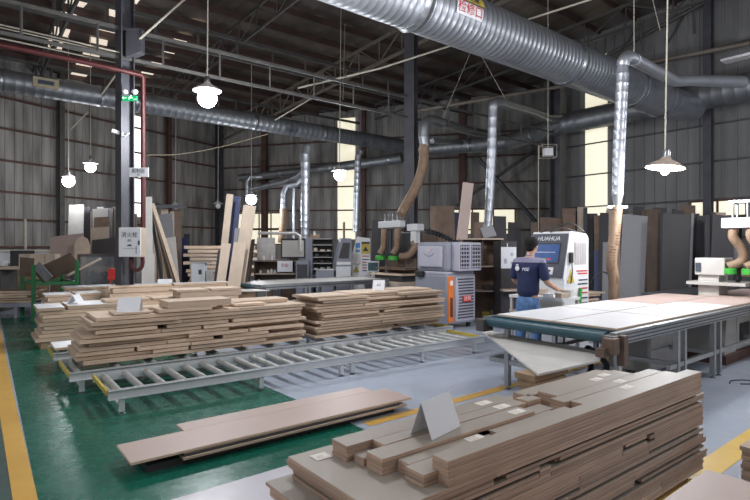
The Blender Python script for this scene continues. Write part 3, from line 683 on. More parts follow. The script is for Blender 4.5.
fb(-1.62,-1.36,.25,.35,0,3,'offcut in the gap'); fb(-1.42,-1.30,.38,.47,0,4,'small block beside the gap'); fb(-1.46,-1.34,.12,.19,0,1,'loose offcut by the gap')
lab(board(-2.74,-2.66,.55,.62,ZT,ZT+.002,OF,AF,'thin paper slip lying on the big grey board at the left','paper slips',('label','label'),'paper_slip'),0,0,.06,.04)

# ---- sheets on the floor in front of the conveyor
AS = math.radians(38); OS = fl(131,463,.12); OS.z = 0
S = 'sheets on the floor before the conveyor'
board(.12,2.4,.05,.6,.0,.055,OS,AS,'dark lower board bearing the pink sheets on the green floor',S,('dark','dark'))
board(.35,2.50,-.02,.38,.056,.072,OS,AS,'pale board just below the front pink sheet on the floor',S)
board(.36,2.42,.0,.44,.073,.095,OS,AS,'thicker tan board below the front pink sheet on the floor',S,('dark','board'))
board(0,2.58,0,.42,.102,.12,OS,AS,'long pink topped sheet nearest the camera on the green floor',S,('board_edge','pink'))
board(.50,2.42,.425,.62,.102,.12,OS,AS,'narrow pink topped sheet lying behind the long one on the floor',S,('board_edge','pink'))

# ---- near right corner pieces
q = fl(707,470,.72); q.z = 0
b = MB().box(-2.6,0,-1.6,0,0,.02,0,1); 
tag(put(MB().box(-2.4,-.1,-1.5,-.06,.0,.70).build('stacked_panels','lam_edge'), q, A),'pile of panels under the pale pink sheet in the near right corner','board stack')
tag(put(b.build('board',['board_edge','pink']), q+Vector((0,0,.702)), A),'large pale pink sheet in the near right corner','board')
q = fl(741,480,.35); q = Vector((2.62,3.35,0))
for i in range(10):
    x = R(0,.03); board(x,1.0,-.25,-R(0,.02),.08+i*.03,.08+i*.03+.026,Vector((2.24,3.27,0)),A,'tan board, %s from the top of the stack cut by the right edge'%ORD[9-i],'boards cut by the right picture edge')
tag(put(MB().box(.05,.9,-.23,-.03,0,.08).build('pallet','wood'),(2.24,3.27,0),A),'pallet under the stack cut by the right edge','pallet')

# ---- folded cards
def card(label, o, rz, w, h, sp, txt=None, m='paper'):
    t = thing('folded_card', label, 'card', o, rz, 'folded paper cards'); th = .003
    for s in (-1,1):
        b = MB(); b.add([(-w/2,s*sp,0),(w/2,s*sp,0),(w/2,0,h),(-w/2,0,h),(-w/2,s*(sp-th*2),0),(w/2,s*(sp-th*2),0),(w/2,0,h-th*2),(-w/2,0,h-th*2)],
            [(0,1,2,3),(7,6,5,4),(0,4,5,1),(1,5,6,2),(2,6,7,3),(3,7,4,0)]); b.build('card_leaf', m, t)
    if txt: text(txt, .06, 'ink_dark', t, (0,-sp*.52-.003,h*.48), (math.atan2(h,sp),0,0))
    return t
card('large white folded card standing on the foreground stack', (.295,2.575,ZT+.073), math.radians(50), .25, .165, .065)
c = O1+UC*.62+VC*.25; card('white folded card on the left end of the left conveyor stack', (c.x,c.y,.821), AC-.5, .26,.17,.09)
c = O1+UC*.0; q = O3+UC*.62+VC*.4; card('small white folded card on the left floor stack', (q.x,q.y,.660), AC+.9, .2,.15,.1)
q = fl(165,285,.76); card('small folded card on the stack before the leaning strips', (q.x,q.y,.742), AC-.3, .3,.15,.08)
c = O2+UC*1.5+VC*.45; card('printed white card on the right conveyor stack', (c.x,c.y,.886), -.2, .2,.16,.06,'A3')

# ================================================================ LONG WHITE TABLE (right)
TO = Vector((2.21,4.93,0))
t = thing('outfeed_table','long white topped belt table at the right with aluminium legs','table',TO,A)
W_, L_, ZTB = 1.50, 4.62, .80
MB().box(.12,4.3,.04,W_-.04,ZTB-.012,ZTB+.001).build('belt','rubber',t)
# profile rails
for y in (0,W_):
    b = MB(); b.box(0,L_,y-.03,y+.03,ZTB-.12,ZTB-.0); b.build('side_rail','alu',t)
    s = -1 if y==0 else 1
    b = MB(); 
    for zz in (.03,.065,.1): b.box(.02,L_,y+s*.03-.003,y+s*.03+.003,ZTB-zz-.006,ZTB-zz+.006)
    b.build('rail_slots','alu_dark',t)
MB().at((0,0,ZTB-.05)).tube([(0,.06,0),(0,W_-.06,0)],.055,20).build('end_roller','rubber',t,smooth=50)
b = MB()
for y in (0,W_): MB().box(-.1,.08,y-.055,y+.055,ZTB-.16,ZTB-.02,bev=.008).build('bearing_block','greysteel',t)
b = MB(); b.box(-.16,-.04,-.09,.02,ZTB-.18,ZTB-.03,bev=.01); b.box(-.22,-.1,-.03,.05,ZTB-.2,ZTB-.12); b.box(.02,.1,-.1,-.03,ZTB-.3,ZTB-.02); b.build('drive_motor','brownboard',t)
for x in (.10,1.42,1.60,2.48,2.67,4.4):
    for y in (0,W_-.24 if x<1 else W_):
        b = MB(); b.box(x-.028,x+.028,y-.028,y+.028,.04,ZTB-.12); l = b.build('leg','alu',t)
        MB().at((x,y,0)).lathe([(0,0),(.035,0),(.035,.01),(.01,.02),(.01,.045),(0,.045)],12).build('foot','ring',l)
b = MB()
for x in (.10,1.42,2.48,4.2): b.box(x-.02,x+.02,0,W_,.28,.33)
b.box(1.2,4.2,-.02,.02,.28,.33); b.box(.1,4.2,W_-.02,W_+.02,.28,.33); b.build('cross_brace','alu',t)
MB().box(0,L_,.1,W_-.1,ZTB-.1,ZTB-.03).build('under_tray','alu_dark',t)
# white boards on the table, plus brown one
k = 0
for (x0,x1,y0,y1,z_,m,lb) in ((.16,1.45,.04,.72,.0,'whiteboard','white board nearest the roller on the long table, front'),(.16,1.45,.74,1.45,.0,'whiteboard','white board nearest the roller on the long table, rear'),
    (1.47,3.3,.04,.72,.0,'whiteboard','long white board in the middle of the long table, front'),(1.47,2.7,.74,1.45,.0,'whiteboard','long white board in the middle of the long table, rear'),
    (2.72,4.60,.74,1.45,.0,'pink','brown topped sheet at the far end of the long table, rear'),(3.32,4.60,.04,.72,.0,'pink','brown topped sheet at the far end of the long table, front')):
    o = board(x0,x1,y0,y1,ZTB+.003,ZTB+.021,TO,A,lb,'sheets on the long white table',('board_edge',m))
# triangular sheet on wooden trestle below the roller
pts = [fl(480,329,.58), fl(602,352,.58), fl(600,360,.58), fl(538,374,.58)]
o0 = pts[3].copy(); 
tag(put(MB().prism([(p_.x-o0.x,p_.y-o0.y) for p_ in pts],.018,'z').build('offcut_panel','dull_white'), (o0.x,o0.y,.562)),'pale four cornered sheet jutting out below the green roller','board')
q = Vector((o0.x+.12,o0.y+.28,0)); t = thing('trestle','rough wooden trestle holding the pale sheet','stand',q,A)
b = MB()
for zz,w in ((.50,.5),(.44,.42),(.38,.34),(.32,.28)): b.box(-w/2,w/2,-.1,.1,zz,zz+.05)
b.build('stacked_blocks','wood',t)
for x in (-.1,.12): MB().bar((x,0,0),(x*.6,0,.34),.06,.05).build('leg','wood',t)
MB().box(-.12,.12,-.03,.03,.15,.19).build('stretcher','wood',t)

# ---- CNC router on the right
def hose(parent, pts, r, m='hose'):
    hp = smoothpts(pts,8); mb,_ = wtube([Vector(p_) for p_ in hp], r, 14, .035, 1.05); o = mb.build('hose',m,parent,smooth=60); o.location = hp[0]; return o
q = at(728,300,8.6); q = Vector((q.x,q.y,0))
t = thing('cnc_router','white router machine with two tan hoses at the right edge','machine',q,A)
MB().box(-.35,2.0,-1.6,1.3,.0,.60,bev=.02).build('base','machine',t)
MB().box(-.3,1.9,-1.55,1.25,.60,.79,bev=.01).build('bed','alu_dark',t)
b = MB(); b.box(-.15,.25,.0,.44,1.14,1.42,bev=.015); b.build('gantry_beam','machine',t)
MB().box(-.17,-.15,.34,.42,1.2,1.34).build('beam_label','ink_dark',t)
b = MB(); b.box(-.1,.3,.1,.4,.79,1.14); b.box(-.2,.5,-.3,.55,.98,1.03); b.build('gantry_foot','machine',t)
b = MB(); b.box(-.25,.25,-1.0,.02,1.90,2.06,bev=.012); b.build('head_box','white',t)
b = MB(); 
for x,y in ((-.1,-.1),(-.1,-.3),(.1,-.1),(.1,-.3)): b.tube([(x,y,2.06),(x,y,2.34)],.02,10)
b.box(-.14,.14,-.34,-.06,2.3,2.34); b.build('piston_rods','ring',t)
for y in (-.12,-.36):
    hose(t, [(-.12,y,1.91),(-.14,y,1.75),(-.06,y-.10,1.55),(-.05,y-.08,1.38),(-.13,y+.08,1.28)], .07)
    MB().at((-.12,y+.05,1.17)).lathe([(.03,0),(.085,0),(.085,.08),(.07,.09),(.03,.09)],20).build('dust_ring','limegreen',t,smooth=40)
    MB().at((.06,y,.95)).lathe([(0,0),(.02,0),(.03,.1),(.06,.12),(.06,.95),(0,.95)],14).build('spindle','alu_dark',t,smooth=40)
hose(t, [(.0,-.6,1.3),(.0,-.5,1.2),(.0,-.2,1.2)], .07)
b = MB(); b.box(-.12,.2,-1.4,-.55,.93,1.2,bev=.02); b.build('carriage','alu_dark',t)
b = MB().at((0,0,0)); b.box(.0,.3,-.65,-.55,2.06,3.2); b.build('mast','rust',t)
board(-.28,1.88,-1.5,.35,.792,.812,tuple(q),A,'brown topped sheet lying on the bed of the right router','sheets on the right router bed',('board_edge','pink'))
# lower machine body under the near right end of the table
q = fl(727,365,.08); q = Vector((2.95,4.25,0))
t = thing('machine_cabinet','cream machine body standing under and beyond the long table, right','machine',(4.78,7.25,0),A)
MB().prism([(0,.12),(.45,.12),(.45,.72),(.10,.72)], .5,'y',0,0).build('housing','machine',t)
MB().box(.5,1.4,.0,.6,.12,.62,bev=.02).build('side_housing','machine',t); MB().box(.6,1.0,-.012,.0,.25,.5).build('opening','black',t)
MB().box(-.1,1.6,-.05,.7,0,.12).build('plinth','rust',t)
q = fl(660,372,.0); t = thing('metal_cabinet','low grey drawer cabinet under the long table','cabinet',(3.35,6.5,0),A)
MB().box(0,.8,0,.5,.05,.62,bev=.01).build('body','machine',t); 
for k in range(2): MB().box(.03,.77,-.012,0,.09+.26*k,.32+.26*k,bev=.004).build('drawer','shade',t)
tag(put(MB().tube(smoothpts([(0,0,.02),(.3,.1,.3),(.6,.3,.42),(1.0,.3,.2),(1.2,.4,.02)],8),.035,12).build('cable_hose','black',smooth=60), TO+U*.4+V*.5, A),'black hose curving below the long table','hose')
tag(put(MB().tube(smoothpts([(0,0,.006),(.15,.1,.006),(.35,.05,.006),(.3,-.1,.006),(.1,-.05,.006),(.5,-.15,.006)],8),.005,6).build('cable','black',smooth=60), fl(730,384), .3),'thin black cable on the floor at the right','cable')

# ================================================================ CONTROL CONSOLE + WORKER
CO = Vector((2.79,7.9,0))
t = thing('control_console','white machine console with a slanted dark screen panel, worker before it','machine',CO,A)
prof = [(0.02,.0),(.72,0),(.72,1.74),(.66,1.81),(.22,1.84),(.17,1.80),(.0,1.12),(.02,1.10)]
b = MB(); b.prism([(x,z_) for x,z_ in prof], .66,'y',0,-.02); b.build('cabinet','white',t,bevel=.01)
th = math.atan2(.68,.17)  # slope of the panel
def onpanel(parent,name,m,v0,v1,s0,s1,lift,thk=.008):
    dx,dz = .17/.70,.68/.70; nx,nz = -dz,dx
    vs = []
    for l in (lift,lift+thk):
        for v_,s_ in ((v0,s0),(v1,s0),(v1,s1),(v0,s1)): vs.append((s_*dx+nx*l, v_, 1.12+s_*dz+nz*l))
    return MB().add(vs,[(3,2,1,0),(4,5,6,7),(0,1,5,4),(1,2,6,5),(2,3,7,6),(3,0,4,7)]).build(name,m,parent)
M['panel'] = mat('dark_panel',(.06,.062,.085),.5); pn = onpanel(t,'front_panel','panel',-.01,.63,.01,.70,.0,.02)
onpanel(t,'bezel','black',.08,.56,.22,.55,.02,.006); sc = onpanel(t,'screen','screen',.10,.54,.25,.53,.026,.004)
onpanel(t,'screen_bar','paper',.16,.50,.40,.408,.031,.001); onpanel(t,'screen_bar','limegreen',.30,.36,.28,.31,.031,.001); onpanel(t,'screen_bar','red',.22,.29,.28,.31,.031,.001)
onpanel(t,'button_plate','paper',.16,.48,.06,.17,.02,.006); onpanel(t,'emergency_button','red',.28,.36,.08,.15,.026,.03); onpanel(t,'button','green',.41,.44,.1,.13,.026,.01); onpanel(t,'button','ink_dark',.20,.23,.1,.13,.026,.01)
# lettering on panel: text x runs along -V
dx,dz = .17/.70,.68/.70
tx = text('HUAHUA', .095, 'paper', t, (0,0,0), (0,0,0), shear=.2)
mm = Matrix(((0,-1,0),(dx,0,dz),(-dz,0,dx))).transposed().to_4x4(); mm.translation = Vector((.62*dx-dz*.024, .31, 1.12+.62*dz+dx*.024)); tx.matrix_local = mm
# side with papers (face toward -V)
MB().box(.30,.64,-.028,-.02,1.34,1.68).build('paper_sheet','shade',t)
b = MB(); 
for i in range(5): b.box(.32+.07*i,.325+.07*i,-.031,-.028,1.36,1.66)
for i in range(8): b.box(.31,.63,-.031,-.028,1.38+.035*i,1.382+.035*i)
b.build('table_print','cooler_l',t)
b = MB()
for i,(zz,x0) in enumerate(((1.22,.36),(1.18,.40),(1.08,.42),(1.02,.40),(.95,.42),(.88,.45),(.80,.45),(.72,.45))): b.box(x0,.68,-.024,-.02,zz,zz+.022,[0,0,1,1,0,0,1,1][i])
b.build('sticker_text',['ink_red','ink_dark'],t)
MB().prism([(.10,1.06),(.29,1.06),(.195,1.27)],-.006,'y',0,-.02).build('warning_triangle','yellow',t); MB().prism([(.19,1.10),(.21,1.14),(.195,1.15),(.205,1.2),(.18,1.15),(.195,1.14)],-.003,'y',0,-.026).build('lightning_mark','black',t)
MB().box(.14,.22,-.06,-.02,1.36,1.52,bev=.01).build('handset','black',t); MB().tube(smoothpts([(.18,-.05,1.38),(.16,-.07,1.2),(.15,-.05,1.05)],5),.008,8).build('handset_cable','black',t)
MB().at((.42,-.03,.75),0,0,.15).box(-.03,.03,-.02,0,0,.22).build('green_tape','limegreen',t)
MB().tube(smoothpts([(.2,.5,1.83),(.3,.3,1.93),(.45,.1,1.96),(.62,.0,1.84)],8),.01,8).build('top_cable','black',t); MB().tube(smoothpts([(.15,.3,1.83),(.35,.2,1.9),(.6,.1,1.83)],8),.008,8).build('top_cable','black',t)
tk = CO+U*-.48+V*-.15
t = thing('work_desk','cluttered low desk between the worker and the console','desk',tk,A)
MB().box(0,.46,-.15,.75,.84,.88).build('desk_top','white',t); MB().box(0,.46,-.15,.75,.62,.65).build('shelf','tan',t)
for x in (.03,.43):
    for y in (-.12,.72): MB().box(x-.02,x+.02,y-.02,y+.02,0,.84).build('leg','shade',t)
for i,(x,y,w,h,m,lb) in enumerate(((.1,-.08,.14,.07,'tan','small brown box on the desk by the console'),(.3,-.05,.16,.10,'machine','cream box on the desk by the console'),(.12,.15,.12,.05,'paper','stack of paper on the desk by the console'),(.3,.35,.1,.09,'board','tan block at the rear of the desk by the console'))):
    p_ = tk+U*x+V*y; tag(put(MB().box(-w/2,w/2,-.06,.06,0,h,bev=.005).build(['small_box','parts_box','paper_stack','wood_block'][i],m),(p_.x,p_.y,.882),A+R(-.3,.3)),lb,'box')

def skinmesh(name, verts, edges, radii, m, parent, root=0, sub=2):
    me = bpy.data.meshes.new(name); bm = bmesh.new(); ly = bm.verts.layers.skin.verify(); vs = [bm.verts.new(v) for v in verts]
    for a,b_ in edges: bm.edges.new((vs[a],vs[b_]))
    for v,r in zip(vs,radii):
        v[ly].radius = (r,r) if not isinstance(r,tuple) else r
    vs[root][ly].use_root = True; bm.to_mesh(me); bm.free(); me.materials.append(M[m])
    o = bpy.data.objects.new(name, me); C.objects.link(o); s = o.modifiers.new('skin','SKIN'); s.use_smooth_shade = True
    u_ = o.modifiers.new('sub','SUBSURF'); u_.levels = sub; u_.render_levels = sub; o.parent = parent; return o
WK = Vector((2.15,7.45,0))
pt = thing('person','person in a navy and grey work shirt and jeans working at the screen','person',WK,-.85)
# local: facing +Y, right side +X
B = [(0,0,.90),(0,.0,1.08),(0,.02,1.22),(0,.03,1.38),(0,.05,1.46),(0,.075,1.53),(0,.10,1.60),(0,.095,1.66),
     (.19,.03,1.37),(.25,.06,1.12),(.23,.33,1.02),(.22,.40,1.00),
     (-.19,.03,1.37),(-.26,.04,1.12),(-.20,.27,1.03),(-.19,.34,1.02),
     (.10,.0,.88),(.11,.03,.48),(.12,.0,.09),(.13,.14,.04),
     (-.10,.0,.88),(-.11,.0,.48),(-.12,-.04,.09),(-.13,.10,.04)]
E_ = [(0,1),(1,2),(2,3),(3,4),(4,5),(5,6),(6,7),(3,8),(8,9),(9,10),(10,11),(3,12),(12,13),(13,14),(14,15),(0,16),(16,17),(17,18),(18,19),(0,20),(20,21),(21,22),(22,23)]
Rr = [(.09,.07),(.125,.095),(.135,.10),(.12,.09),.058,.056,.085,.07, .055,.045,.036,.030, .055,.045,.036,.030, .06,.05,.042,.04, .06,.05,.042,.04]
# hands: palm and five fingers each
def addhand(i0, side):
    w = Vector(B[i0]); fx = side
    palm = w+Vector((-.01*fx,.055,-.012)); B.append(tuple(palm)); pi = len(B)-1; E_.append((i0,pi)); Rr.append((.032,.018))
    for k,(dx_,L) in enumerate(((-.030,.070),(-.010,.080),(.010,.076),(.028,.060))):
        a = palm+Vector((dx_*fx,.045,-.004)); m1 = a+Vector((dx_*.2,.35*L,-.010)); e = a+Vector((dx_*.3,.75*L,-.035))
        for p_,r in ((a,.0095),(m1,.0085),(e,.007)):
            B.append(tuple(p_)); Rr.append(r)
        n0 = len(B)-3; E_.extend([(pi,n0),(n0,n0+1),(n0+1,n0+2)])
    a = palm+Vector((-.035*fx,.0,-.008)); e = palm+Vector((-.055*fx,.03,-.025))
    B.append(tuple(a)); Rr.append(.011); B.append(tuple(e)); Rr.append(.009); n0 = len(B)-2; E_.extend([(pi,n0),(n0,n0+1)])
addhand(11,1); addhand(15,-1)
body = skinmesh('body', B, E_, Rr, 'skin', pt)
# head details
hd = MB(); 
def ell(mb, c, r, n=20, mm_=12, mi=0, cut=None):
    vs = []; fs = []
    for i in range(mm_+1):
        a = PI*i/mm_
        for j in range(n):
            b_ = 2*PI*j/n; vs.append((c[0]+r[0]*math.sin(a)*math.cos(b_), c[1]+r[1]*math.sin(a)*math.sin(b_), c[2]+r[2]*math.cos(a)))
    for i in range(mm_):
        for j in range(n): fs.append((i*n+j,i*n+(j+1)%n,(i+1)*n+(j+1)%n,(i+1)*n+j))
    return mb.add(vs,fs,mi)
ell(hd,(0,.10,1.615),(.076,.095,.112)); ell(hd,(.078,.095,1.605),(.012,.022,.032),10,8); ell(hd,(-.078,.095,1.605),(.012,.022,.032),10,8)
ell(hd,(0,.197,1.60),(.012,.02,.024),10,8); ell(hd,(0,.188,1.562),(.026,.01,.008),10,6,1)
for s in (-1,1): ell(hd,(s*.03,.187,1.625),(.012,.008,.007),10,6,2)
hd.build('head_surface',['skin','ink_red','black'],body,smooth=60)
hr = MB(); ell(hr,(0,.080,1.652),(.096,.108,.092),24,14); ell(hr,(0,.04,1.60),(.072,.055,.07),20,12)
for i in range(90):
    a = R(0,2*PI); e = R(.1,1.5); c_ = Vector((.085*math.cos(a)*math.sin(e),.083+.1*math.sin(a)*math.sin(e),1.652+.086*math.cos(e)))
    d_ = Vector((math.cos(a),math.sin(a),.3))*.018; hr.tube([c_-d_*.5,c_+d_],[.010,.002],5)
hr.build('hair','hair',pt,smooth=60)
# shirt
S_ = [(0,.0,.85),(0,0,1.08),(0,.015,1.22),(0,.025,1.37),(0,.04,1.45),(.19,.03,1.375),(.235,.045,1.20),(.248,.06,1.13),(-.19,.03,1.375),(-.24,.04,1.20),(-.258,.045,1.13)]
skinmesh('shirt', S_, [(0,1),(1,2),(2,3),(3,4),(3,5),(5,6),(6,7),(3,8),(8,9),(9,10)], [(.185,.145),(.17,.135),(.18,.13),(.15,.11),.075,.085,.075,.074,.085,.075,.074],'shirt',pt)
skinmesh('collar', [(0,.045,1.45),(0,.06,1.49)], [(0,1)], [.075,.068],'greycloth',pt)
b = MB(); ell(b,(-.09,-.128,1.30),(.035,.006,.035),16,8); b.at((-.09,-.13,1.34)).box(-.02,.02,-.003,.003,0,.02); b.at(); b.build('shirt_logo','paper',pt,smooth=50)
text('MSE', .065, 'paper', pt, (.045,-.134,1.29), (PI/2,0,0), shear=.2)
# trousers
skinmesh('trousers', [(0,0,.96),(.075,.0,.76),(.112,.03,.48),(.12,.0,.12),(-.075,0,.76),(-.112,.0,.48),(-.12,-.04,.12),(0,0,.86)], [(0,7),(7,1),(1,2),(2,3),(7,4),(4,5),(5,6)], [(.15,.12),(.105,.11),.085,.072,(.105,.11),.085,.072,(.165,.13)],'jeans',pt)
for s,y in ((1,.0),(-1,-.04)): MB().at((s*.125,y+.06,0)).box(-.05,.05,-.12,.16,0,.085,bev=.025).build('shoe','black',pt,smooth=60)

# ================================================================ AIR COOLER
CC = Vector((1.37,10.15,0)); t = thing('air_cooler','grey portable air cooler with an orange water gauge panel','cooler',CC,A)
MB().box(0,.84,0,.88,.10,1.06,bev=.03).build('tank','cooler',t); MB().box(.02,.82,.02,.86,1.06,1.12,bev=.02).build('waist','cooler_l',t)
MB().box(.06,.80,.04,.90,1.12,1.70,bev=.06).build('head','cooler',t)
for x in (.1,.74):
    for y in (.1,.78): MB().at((x,y,0.05),0,PI/2).lathe([(0,-.02),(.05,-.02),(.05,.02),(0,.02)],16).build('wheel','black',t)
# orange panel on the left end of the -V face
MB().box(.03,.20,-.02,.01,.14,1.03,bev=.012).build('gauge_panel','orange',t)
MB().box(.08,.15,-.026,-.02,.86,.95).build('gauge_label','paper',t); MB().box(.085,.145,-.028,-.02,.25,.62,bev=.01).build('gauge_slot','rust',t)
b = MB(); b.box(.24,.81,-.012,.005,.15,1.02); b.build('grille_panel','cooler_l',t)
b = MB()
for i in range(14):
    zz = .2+i*.058; wv = .02+.05*abs(i-6.5)/6.5; b.box(.30+(.07-wv),.76,-.02,-.011,zz,zz+.026)
b.build('grille','alu_dark',t)
for i in range(5):
    pass
MB().box(.44,.68,-.034,-.018,.52,.64,bev=.004).build('badge','red',t); text('冷风', .10,'paper',t,(.56,-.036,.58),(PI/2,0,0))
# louvre box on the head
b = MB(); b.box(.20,.86,-.14,.06,1.13,1.69,bev=.02); b.build('outlet_box','cooler_l',t)
b = MB()
for cx in (.365,.695):
    b.box(cx-.135,cx+.135,-.146,-.138,1.18,1.64)
b.build('outlet_opening','black',t)
b = MB()
for cx in (.365,.695):
    for i in range(6): b.box(cx-.135,cx+.135,-.155,-.146,1.20+i*.078,1.222+i*.078)
    for i in range(4): b.box(cx-.12+i*.075,cx-.108+i*.075,-.152,-.146,1.18,1.64)
b.build('louvre','cooler_l',t)
b = MB(); b.at((0,0,0)).box(-.0,.07,.15,.80,1.2,1.62,bev=.03); b.build('side_panel','cooler_l',t)
b = MB(); b.tube(smoothpts([(.05,.25,1.64),(.01,.33,1.48),(.0,.48,1.42),(.01,.63,1.48),(.05,.7,1.64)],6),.012,8); b.build('moulded_curve','cooler',t)
MB().prism([(-.09+.48,1.56),(.09+.48,1.56),(.48,1.48)],-.012,'x',0,.0).build('emblem','shade',t)
MB().box(-.08,0.02,.60,.8,1.0,1.12,bev=.02).build('knob','black',t)

# ---- shelf behind, cabinet with poster
t = thing('open_shelf','brown open shelf unit behind the air cooler','shelf',at(462,247,11.6)-Vector((0,0,1.6)),0)
b = MB(); b.box(-.05,.9,-.05,.5,1.76,1.79); top_ = b.build('top_board','tan',t)
for x in (0,.86): MB().box(x,x+.025,0,.5,0,1.76).build('side_panel','brownboard',t)
MB().box(0,.88,.48,.5,0,1.76).build('back_panel','brownboard',t)
for zz in (.62,1.16): MB().box(.02,.87,.0,.48,zz,zz+.025).build('shelf_board','tan',t)
MB().box(.45,.47,.05,.48,1.19,1.76).build('divider','brownboard',t)
for i,(x,zz,w,h,m) in enumerate(((.55,.0,.16,.16,'yellow'),(.72,.0,.12,.2,'board'),(.6,.645,.2,.1,'dark'),(.36,.17,.2,.0,'board'))):
    if h: p_ = at(462,247,11.6); tag(put(MB().box(-w/2,w/2,-.08,.08,0,h,bev=.006).build('storage_box',m),(p_.x+x,p_.y+.15,zz+(.002 if zz else 0))),['yellow box on the floor level of the open shelf','tan box beside the yellow one in the open shelf','dark box on the middle board of the open shelf'][i],'box')
t = thing('dark_cabinet','dark glossy cabinet carrying a white control sheet, left of the worker','cabinet',at(501,247,10.9)-Vector((0,0,1.6)),.1)
MB().box(0,.34,0,.5,0,1.72,bev=.008).build('body','dark',t); MB().box(.0,.32,-.012,0,1.16,1.60).build('control_sheet','paper',t)
b = MB(); b.box(.2,.25,-.016,-.012,1.42,1.48); b.box(.2,.25,-.016,-.012,1.24,1.30); b.box(.06,.12,-.016,-.012,1.26,1.36); b.build('sheet_print','cooler_l',t); MB().box(-.02,.4,-.2,.0,.70,.74).build('shelf_board','tan',t)
MB().tube([(.13,-.015,1.6),(.13,-.015,1.68)],.01,8).build('hook','white',t)
q = at(468,238,11.7)
def leanboard(label, pxb, pxt, pyt, d, w, m, z0=0, lean=.35, th=.02, group='boards leaning upright', pyb=None, name='leaning_board', mats=None, rz=None):
    """board standing at z0 leaning back; pxb/pxt px of its bottom/top left edge, pyt px of its top, d its depth"""
    b0 = at(pxb,247,d); t0 = at(pxt,pyt,d+lean); bot = Vector((b0.x,b0.y,z0)); up_ = t0-bot; L = up_.length; zax = up_.normalized()
    xax = Vector((1,0,0)) if rz is None else Vector((math.cos(rz),math.sin(rz),0))
    xax = (xax-zax*xax.dot(zax)).normalized(); yax = zax.cross(xax)
    o = MB().box(0,w,0,th,0,L).build(name, mats or [m]); mx = Matrix((xax,yax,zax)).transposed().to_4x4(); mx.translation = bot
    o.matrix_world = mx; return tag(o, label, 'board', group)
leanboard('tall pale mauve board standing on the open shelf', 456.5,463,182,11.75,.24,'pink',1.79,.15,group='boards on the open shelf')
leanboard('grey offcut leaning on top of the open shelf', 484,480,228,11.8,.3,'greyboard',1.79,.1,group='boards on the open shelf')
leanboard('small brown offcut standing on the open shelf', 474,474,222,11.9,.2,'brownboard',1.79,.06,group='boards on the open shelf')
# boards behind against the back wall
i = 0
for (x,y,w,m,lb) in ((430,206,.75,'brownboard','wide slanted brown board behind the air cooler'),(447,212,.5,'blue','blue grey board behind the air cooler'),(418,232,.6,'brownboard','low brown sheet left of the air cooler top'),(471,212,.25,'brownboard','brown carton coloured board right of the mauve board'),
    (478,222,.3,'dark','dark board between the mauve board and the silver pipe'),(494,216,.36,'dark','black green board just right of the silver pipe'),(508,222,.4,'dark','dark board below the right end of the low windows'),(531,222,.2,'brownboard','narrow brown strip above the head of the worker'),(540,217,.45,'brownboard','brown board behind the top left of the console'),(552,218,.4,'brownboard','brown board behind the top middle of the console'),(563,214,.4,'brownboard','brown board behind the top right of the console')):
    leanboard(lb, x+R(-2,2), x, y, 15.5+R(-.5,1.2), w, m, 0, .5, group='boards standing behind the air cooler and console')
tag(put(MB().box(-.4,1.1,-.05,1.3,0,.04).build('pallet','wood'), (4.0,11.6,0), A),'pallet base under the loose sheets right of the console','pallet')
# pile of loose sheets at (595-655, 285-300)
for i in range(14):
    o = board(R(-.2,.1),R(1.1,1.5),R(-.1,.1),R(.8,1.1),.04+i*.044,.04+i*.044+.03,(3.75,10.6,0),A+R(-.08,.08),'loose rough sheet right of the console, %s from the top'%ORD[13-i],'loose sheets right of the console')
cable('thin dark cable arching from the console to the loose sheets', smoothpts([at(589,284,8.7),at(596,275,9.2),at(604,272,9.6),at(611,277,10)],6), .012, 'black')

# ---- boards standing along the right wall
big_b = (('speckled grey board with holes standing behind the tan hose',618,623,214,13.2,.60,'greyboard'),('largest dark brown sheet with a pale edge, right of the grey one',660,663,213,12.6,.70,'dark'))
for lb,xb,xt,yt,dd,w,m in big_b: leanboard(lb, xb, xt, yt, dd, w, m, 0, .35, group='boards along the right wall', rz=-.12)
leanboard('narrow pale edge strip standing right against the dark brown sheet', 688, 691.5, 213, 12.5, .06, 'greyboard', 0, .35, group='boards along the right wall')
x = 562; names = ['dark','brownboard','tan','dark','brownboard','dark']; cnt = 0
xs = []
while x < 722:
    w = R(.08,.42); xs.append((x,w)); x += w*FPX/14*R(.45,.8)
for i,(x,w) in enumerate(xs):
    dd = 18.0-(x-555)/195*3.6-.6-R(0,.5); yt = 206+R(-1,8) if x < 690 else 210+R(0,6)
    if x<600: yt += 2
    m = random.choice(['dark','dark','brownboard','brownboard','dark','tan'] if i%3 else ['dark','brownboard'])
    side = 'at the right wall left of the tan hose' if x<612 else ('between the speckled and largest brown sheets' if x<662 else ('behind the dark brown sheet' if x<690 else 'below the small windows at the right'))
    rank = ORD[sum(1 for xx,_ in xs[:i] if (xx<612)==(x<612) and (612<=xx<662)==(612<=x<662) and (xx>=690)==(x>=690))].replace('topmost','first')
    leanboard('upright board %s, %s from the left' % (side, rank), x+R(-1.5,1.5), x, yt, dd, w, m, 0, .45, group='boards along the right wall', rz=-.3)
leanboard('wide dark slab leaning behind the right router', 708, 713, 214, 12.0, .55, 'dark', 0, .3, group='boards along the right wall')
leanboard('light blue strip in the dark behind the console', 594, 594, 250, 13.5, .12, 'blue', 0, .2, group='boards along the right wall')
leanboard('white grey panel standing low right of the console', 602, 603, 242, 13.4, .18, 'greyboard', 0, .2, group='boards along the right wall')

